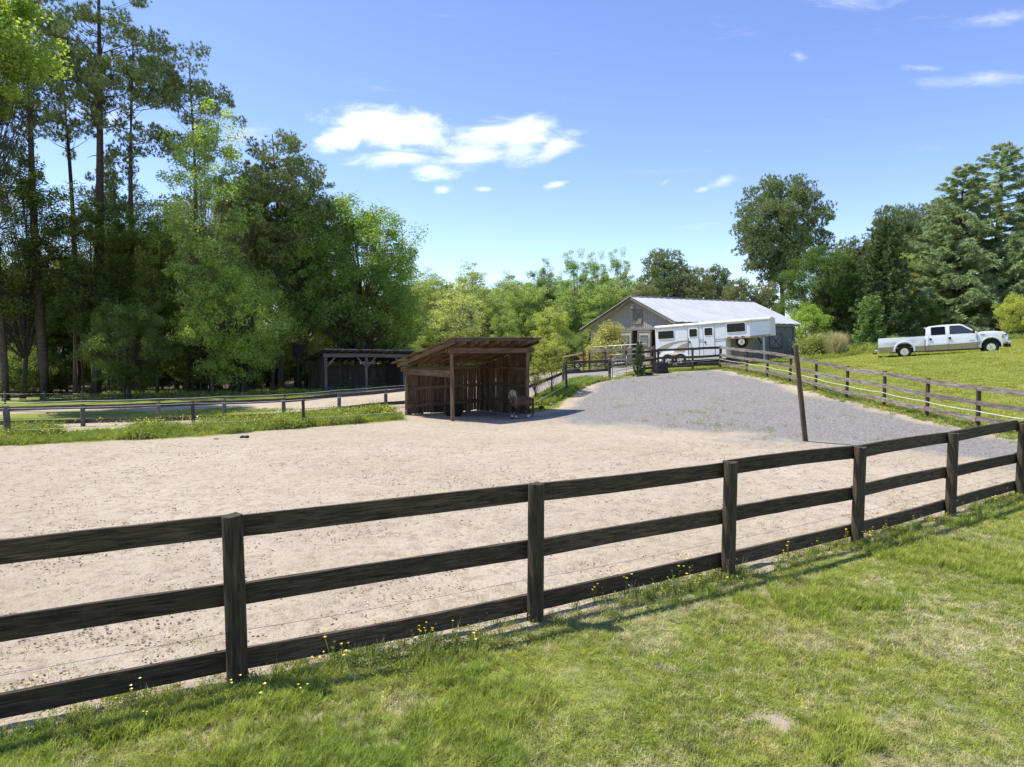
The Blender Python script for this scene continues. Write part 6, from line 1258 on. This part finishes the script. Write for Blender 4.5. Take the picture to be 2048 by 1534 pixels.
# taller growth along the near fence, with buttercups
Pl = np.array([(p.x, p.y) for p in PRE + NEARP + NEXT]); seg = RS.randint(2, len(Pl) - 1, 3800); t = RS.rand(3800)[:, None]; Q_ = Pl[seg] * (1 - t) + Pl[seg + 1] * t; off = RS.normal(size=3800) * .20 - .06; nn_ = np.array([-.46, .885]); Q_ = Q_ + nn_ * off[:, None]
keep = RS.rand(3800) < .15 + sstep(.42, .6, fbm(Q_[:, 0], Q_[:, 1], .9, 61)); Q_ = Q_[keep]
kf = [blades(11, 22, .14, .0045, .05, .8, .3, 'grass_lush'), blades(12, 18, .11, .0045, .05, .9, .5, 'grass'), leafy_tuft(13, 40, .022, .10, .11), leafy_tuft(14, 30, .020, .08, .08), flower(15, .17, 2), flower(16, .22, 3), blades(17, 14, .20, .003, .04, .5, .2, 'straw')]
pk = RS.choice(7, len(Q_), p=[.22, .28, .2, .18, .035, .035, .05]); scatter('fence_weeds', 'weeds and yellow buttercups growing along the foot of the near fence', Q_[:, 0], Q_[:, 1], RS.uniform(.6, 1.15, len(Q_)), kf, pk, rs=RS, cat='weeds')
# small buttercups and sprigs on the sand just inside the fence and on the lawn
X, Y = field(5200, 3.6, 12, 1.2); mk = masks(X, Y); d = mk['da']; pr_ = np.where(d > 0, .9 * np.exp(-d / 1.0), .03) * (fbm(X, Y, .7, 70) > .47); keep = (RS.rand(len(X)) < pr_); X, Y = X[keep], Y[keep]
scatter('sand_sprigs', 'tiny weeds and buttercups sprouting on the sand inside the near fence', X, Y, RS.uniform(.35, .8, len(X)), [leafy_tuft(18, 26, .02, .12, .04), leafy_tuft(19, 20, .018, .10, .03), flower(20, .13, 2), leafy_tuft(21, 30, .02, .16, .05)], RS.choice(4, len(X), p=[.36, .32, .08, .24]), rs=RS, cat='weeds')
# sprigs on the gravel
X = RS.uniform(4, 13, 900); Y = RS.uniform(17, 36, 900); mk = masks(X, Y); keep = (mk['gravel'] > .6) & (fbm(X, Y, 1.8, 80) > .56) & (RS.rand(900) < .6); X, Y = X[keep], Y[keep]; scatter('gravel_sprigs', 'scattered green sprigs growing through the gravel', X, Y, RS.uniform(.6, 1.6, len(X)), [leafy_tuft(22, 26, .03, .16, .05), leafy_tuft(23, 20, .03, .12, .06)], None, rs=RS, cat='weeds')
# --- clods and crumbs on the arena sand
X, Y = field(60000, 4.2, 19.0, 1.5); mk = masks(X, Y); keep = (mk['da'] > .0) & (mk['gravel'] < .4) & (RS.rand(len(X)) < .35 + .6 * sstep(.42, .66, fbm(X, Y, 1.7, 90))); X, Y = X[keep], Y[keep]
m1 = plain('sand clod', (.40, .315, .22), .95, 0, .2, 10); m2 = plain('dark crumb', (.25, .18, .12), .95, 0, .2, 10); m3 = plain('pale crumb', (.52, .44, .34), .95, 0, .1, 10)
scatter('arena_clods', 'crumbs and clods of churned sand strewn over the arena', X, Y, RS.uniform(.2, .9, len(X)) ** 1.8 * (1 + (Y - 5) * .04), [clod(1, .020, m1), clod(2, .017, m1), clod(3, .013, m2), clod(4, .018, m3), clod(5, .012, m1)], RS.choice(5, len(X), p=[.35, .25, .10, .2, .1]), rs=RS, cat='sand clods')
# --- weedy strip along the left arena edge
E_ = np.array([(-30, 12.2), (-13.3, 18.4), (-9.2, 20.4), (-4.1, 25.5)]); n = 9000; t = RS.rand(n); seg = RS.choice(3, n, p=[.45, .25, .30]); u = RS.rand(n)[:, None]; Q_ = E_[seg] * (1 - u) + E_[seg + 1] * u; Q_[:, 1] += RS.rand(n) ** .9 * 3.2 + .15; Q_[:, 0] -= .1
mk = masks(Q_[:, 0], Q_[:, 1]); keep = (mk['da'] < -.05) & (mk['sand'] < .6) & (RS.rand(n) < .35 + sstep(.4, .58, fbm(Q_[:, 0], Q_[:, 1], 1.6, 95))); Q_ = Q_[keep]; big = sstep(.44, .62, fbm(Q_[:, 0], Q_[:, 1], 1.9, 96))
kw = [blades(31, 40, .30, .012, .12, .7, .3, 'grass'), blades(32, 44, .38, .012, .12, .6, .25, 'grass_lush'), leafy_tuft(33, 80, .055, .30, .26), leafy_tuft(34, 70, .05, .28, .20), blades(35, 30, .45, .008, .10, .4, .2, 'weed')]
scatter('edge_weeds', 'tall weeds and grass along the wire fence at the left edge of the arena', Q_[:, 0], Q_[:, 1], RS.uniform(.6, 1.1, len(Q_)) * (.55 + 1.0 * big), kw, RS.choice(5, len(Q_), p=[.25, .2, .25, .2, .1]), rs=RS, cat='weeds')
def bflower(seed):
    rs = np.random.RandomState(seed); C = np.stack([rs.normal(size=9) * .11, rs.normal(size=9) * .11, rs.uniform(.22, .42, 9)], 1); me = leaf_mesh('tuft', C + np.array([0, 0, .08]), .038, rs, M['petal'], .6, .9); return bpy.data.objects.new('tuft', me)
fk = fbm(Q_[:, 0], Q_[:, 1], 2.2, 99) > .50; Qf = Q_[fk & (Q_[:, 1] < 99)][:520]; scatter('yellow_flowers', 'yellow buttercup flowers among the weeds at the left edge of the arena', Qf[:, 0], Qf[:, 1], RS.uniform(.6, 1.1, len(Qf)), [bflower(1), bflower(2), bflower(3)], None, rs=RS, cat='flowers')
# --- iris bed right of the pony shelter
n = 1500; a_ = np.array([(1.6, 29.2), (3.1, 31.6), (5.0, 35.2)]); seg = RS.choice(2, n); u = RS.rand(n)[:, None]; Q_ = a_[seg] * (1 - u) + a_[seg + 1] * u; Q_ = Q_ + np.array([-.80, .5]) * (RS.rand(n) ** .8 * 1.5 - .1)[:, None]
scatter('iris_bed', 'bed of green sword-leaved plants under the short fence right of the pony', Q_[:, 0], Q_[:, 1], RS.uniform(.6, 1.1, n), [blades(41, 16, .36, .028, .10, .5, .3, 'grass_lush'), blades(42, 14, .30, .028, .10, .6, .4, 'weed'), leafy_tuft(43, 30, .06, .25, .2)], RS.choice(3, n, p=[.5, .3, .2]), rs=RS, cat='plants')
# --- lawn beyond the right fence, yard and far grass
n = 60000; Y = 16 + 34 * RS.rand(n) ** 1.1; X = RS.uniform(-16, 40, n); mk = masks(X, Y); keep = (mk['sand'] < .4) & (mk['da'] < -.1) & inview(X, Y) & (RS.rand(n) > mk['bare'] * .9) & ((X > 1.5) | (Y > 24)); X, Y = X[keep], Y[keep]
ik = RS.randint(0, 3, len(X)); ik = np.where(RS.rand(len(X)) < .08, 3, ik); scatter('far_grass', 'mown bright green grass of the hillside lawn and yard', X, Y, RS.uniform(.7, 1.3, len(X)), [blades(51, 22, .09, .016, .16, .9, .5), blades(52, 22, .075, .016, .18, .9, .6), blades(53, 20, .10, .014, .15, .9, .4), blades(54, 18, .08, .014, .16, 1., 1., 'straw')], ik, rs=RS)
# rough growth along fence lines, truck side, wood edge
pts = []
for line, nn, w in (([tuple(p)[:2] for p in RFN[::-1] + RF], 900, .22), ([tuple(p)[:2] for p in (C0, c1, c2, c3)], 380, .25)):
    L_ = np.array(line); sg = RS.randint(0, len(L_) - 1, nn); u = RS.rand(nn)[:, None]; q = L_[sg] * (1 - u) + L_[sg + 1] * u + RS.normal(size=(nn, 2)) * w; pts.append(q)
q = np.stack([RS.uniform(16, 42, 1500), RS.uniform(45.5, 51, 1500)], 1); q = q[(q[:, 1] > 44.5 + (q[:, 0] - 17) * .16)]; pts.append(q); q = np.stack([RS.uniform(-30, 0, 2600), RS.uniform(43, 56, 2600)], 1); m_ = masks(q[:, 0], q[:, 1]); pts.append(q[m_['sand'] < .3])
Q_ = np.concatenate(pts); scatter('rough_grass', 'rough taller grass along fence lines, behind the truck and at the wood edge', Q_[:, 0], Q_[:, 1], np.where(Q_[:, 1] > 42, RS.uniform(.8, 1.5, len(Q_)), RS.uniform(.3, .65, len(Q_))), [blades(61, 30, .34, .02, .16, .7, .35), blades(62, 30, .26, .02, .18, .7, .5, 'weed'), leafy_tuft(63, 60, .07, .34, .24)], None, rs=RS, cat='grass')
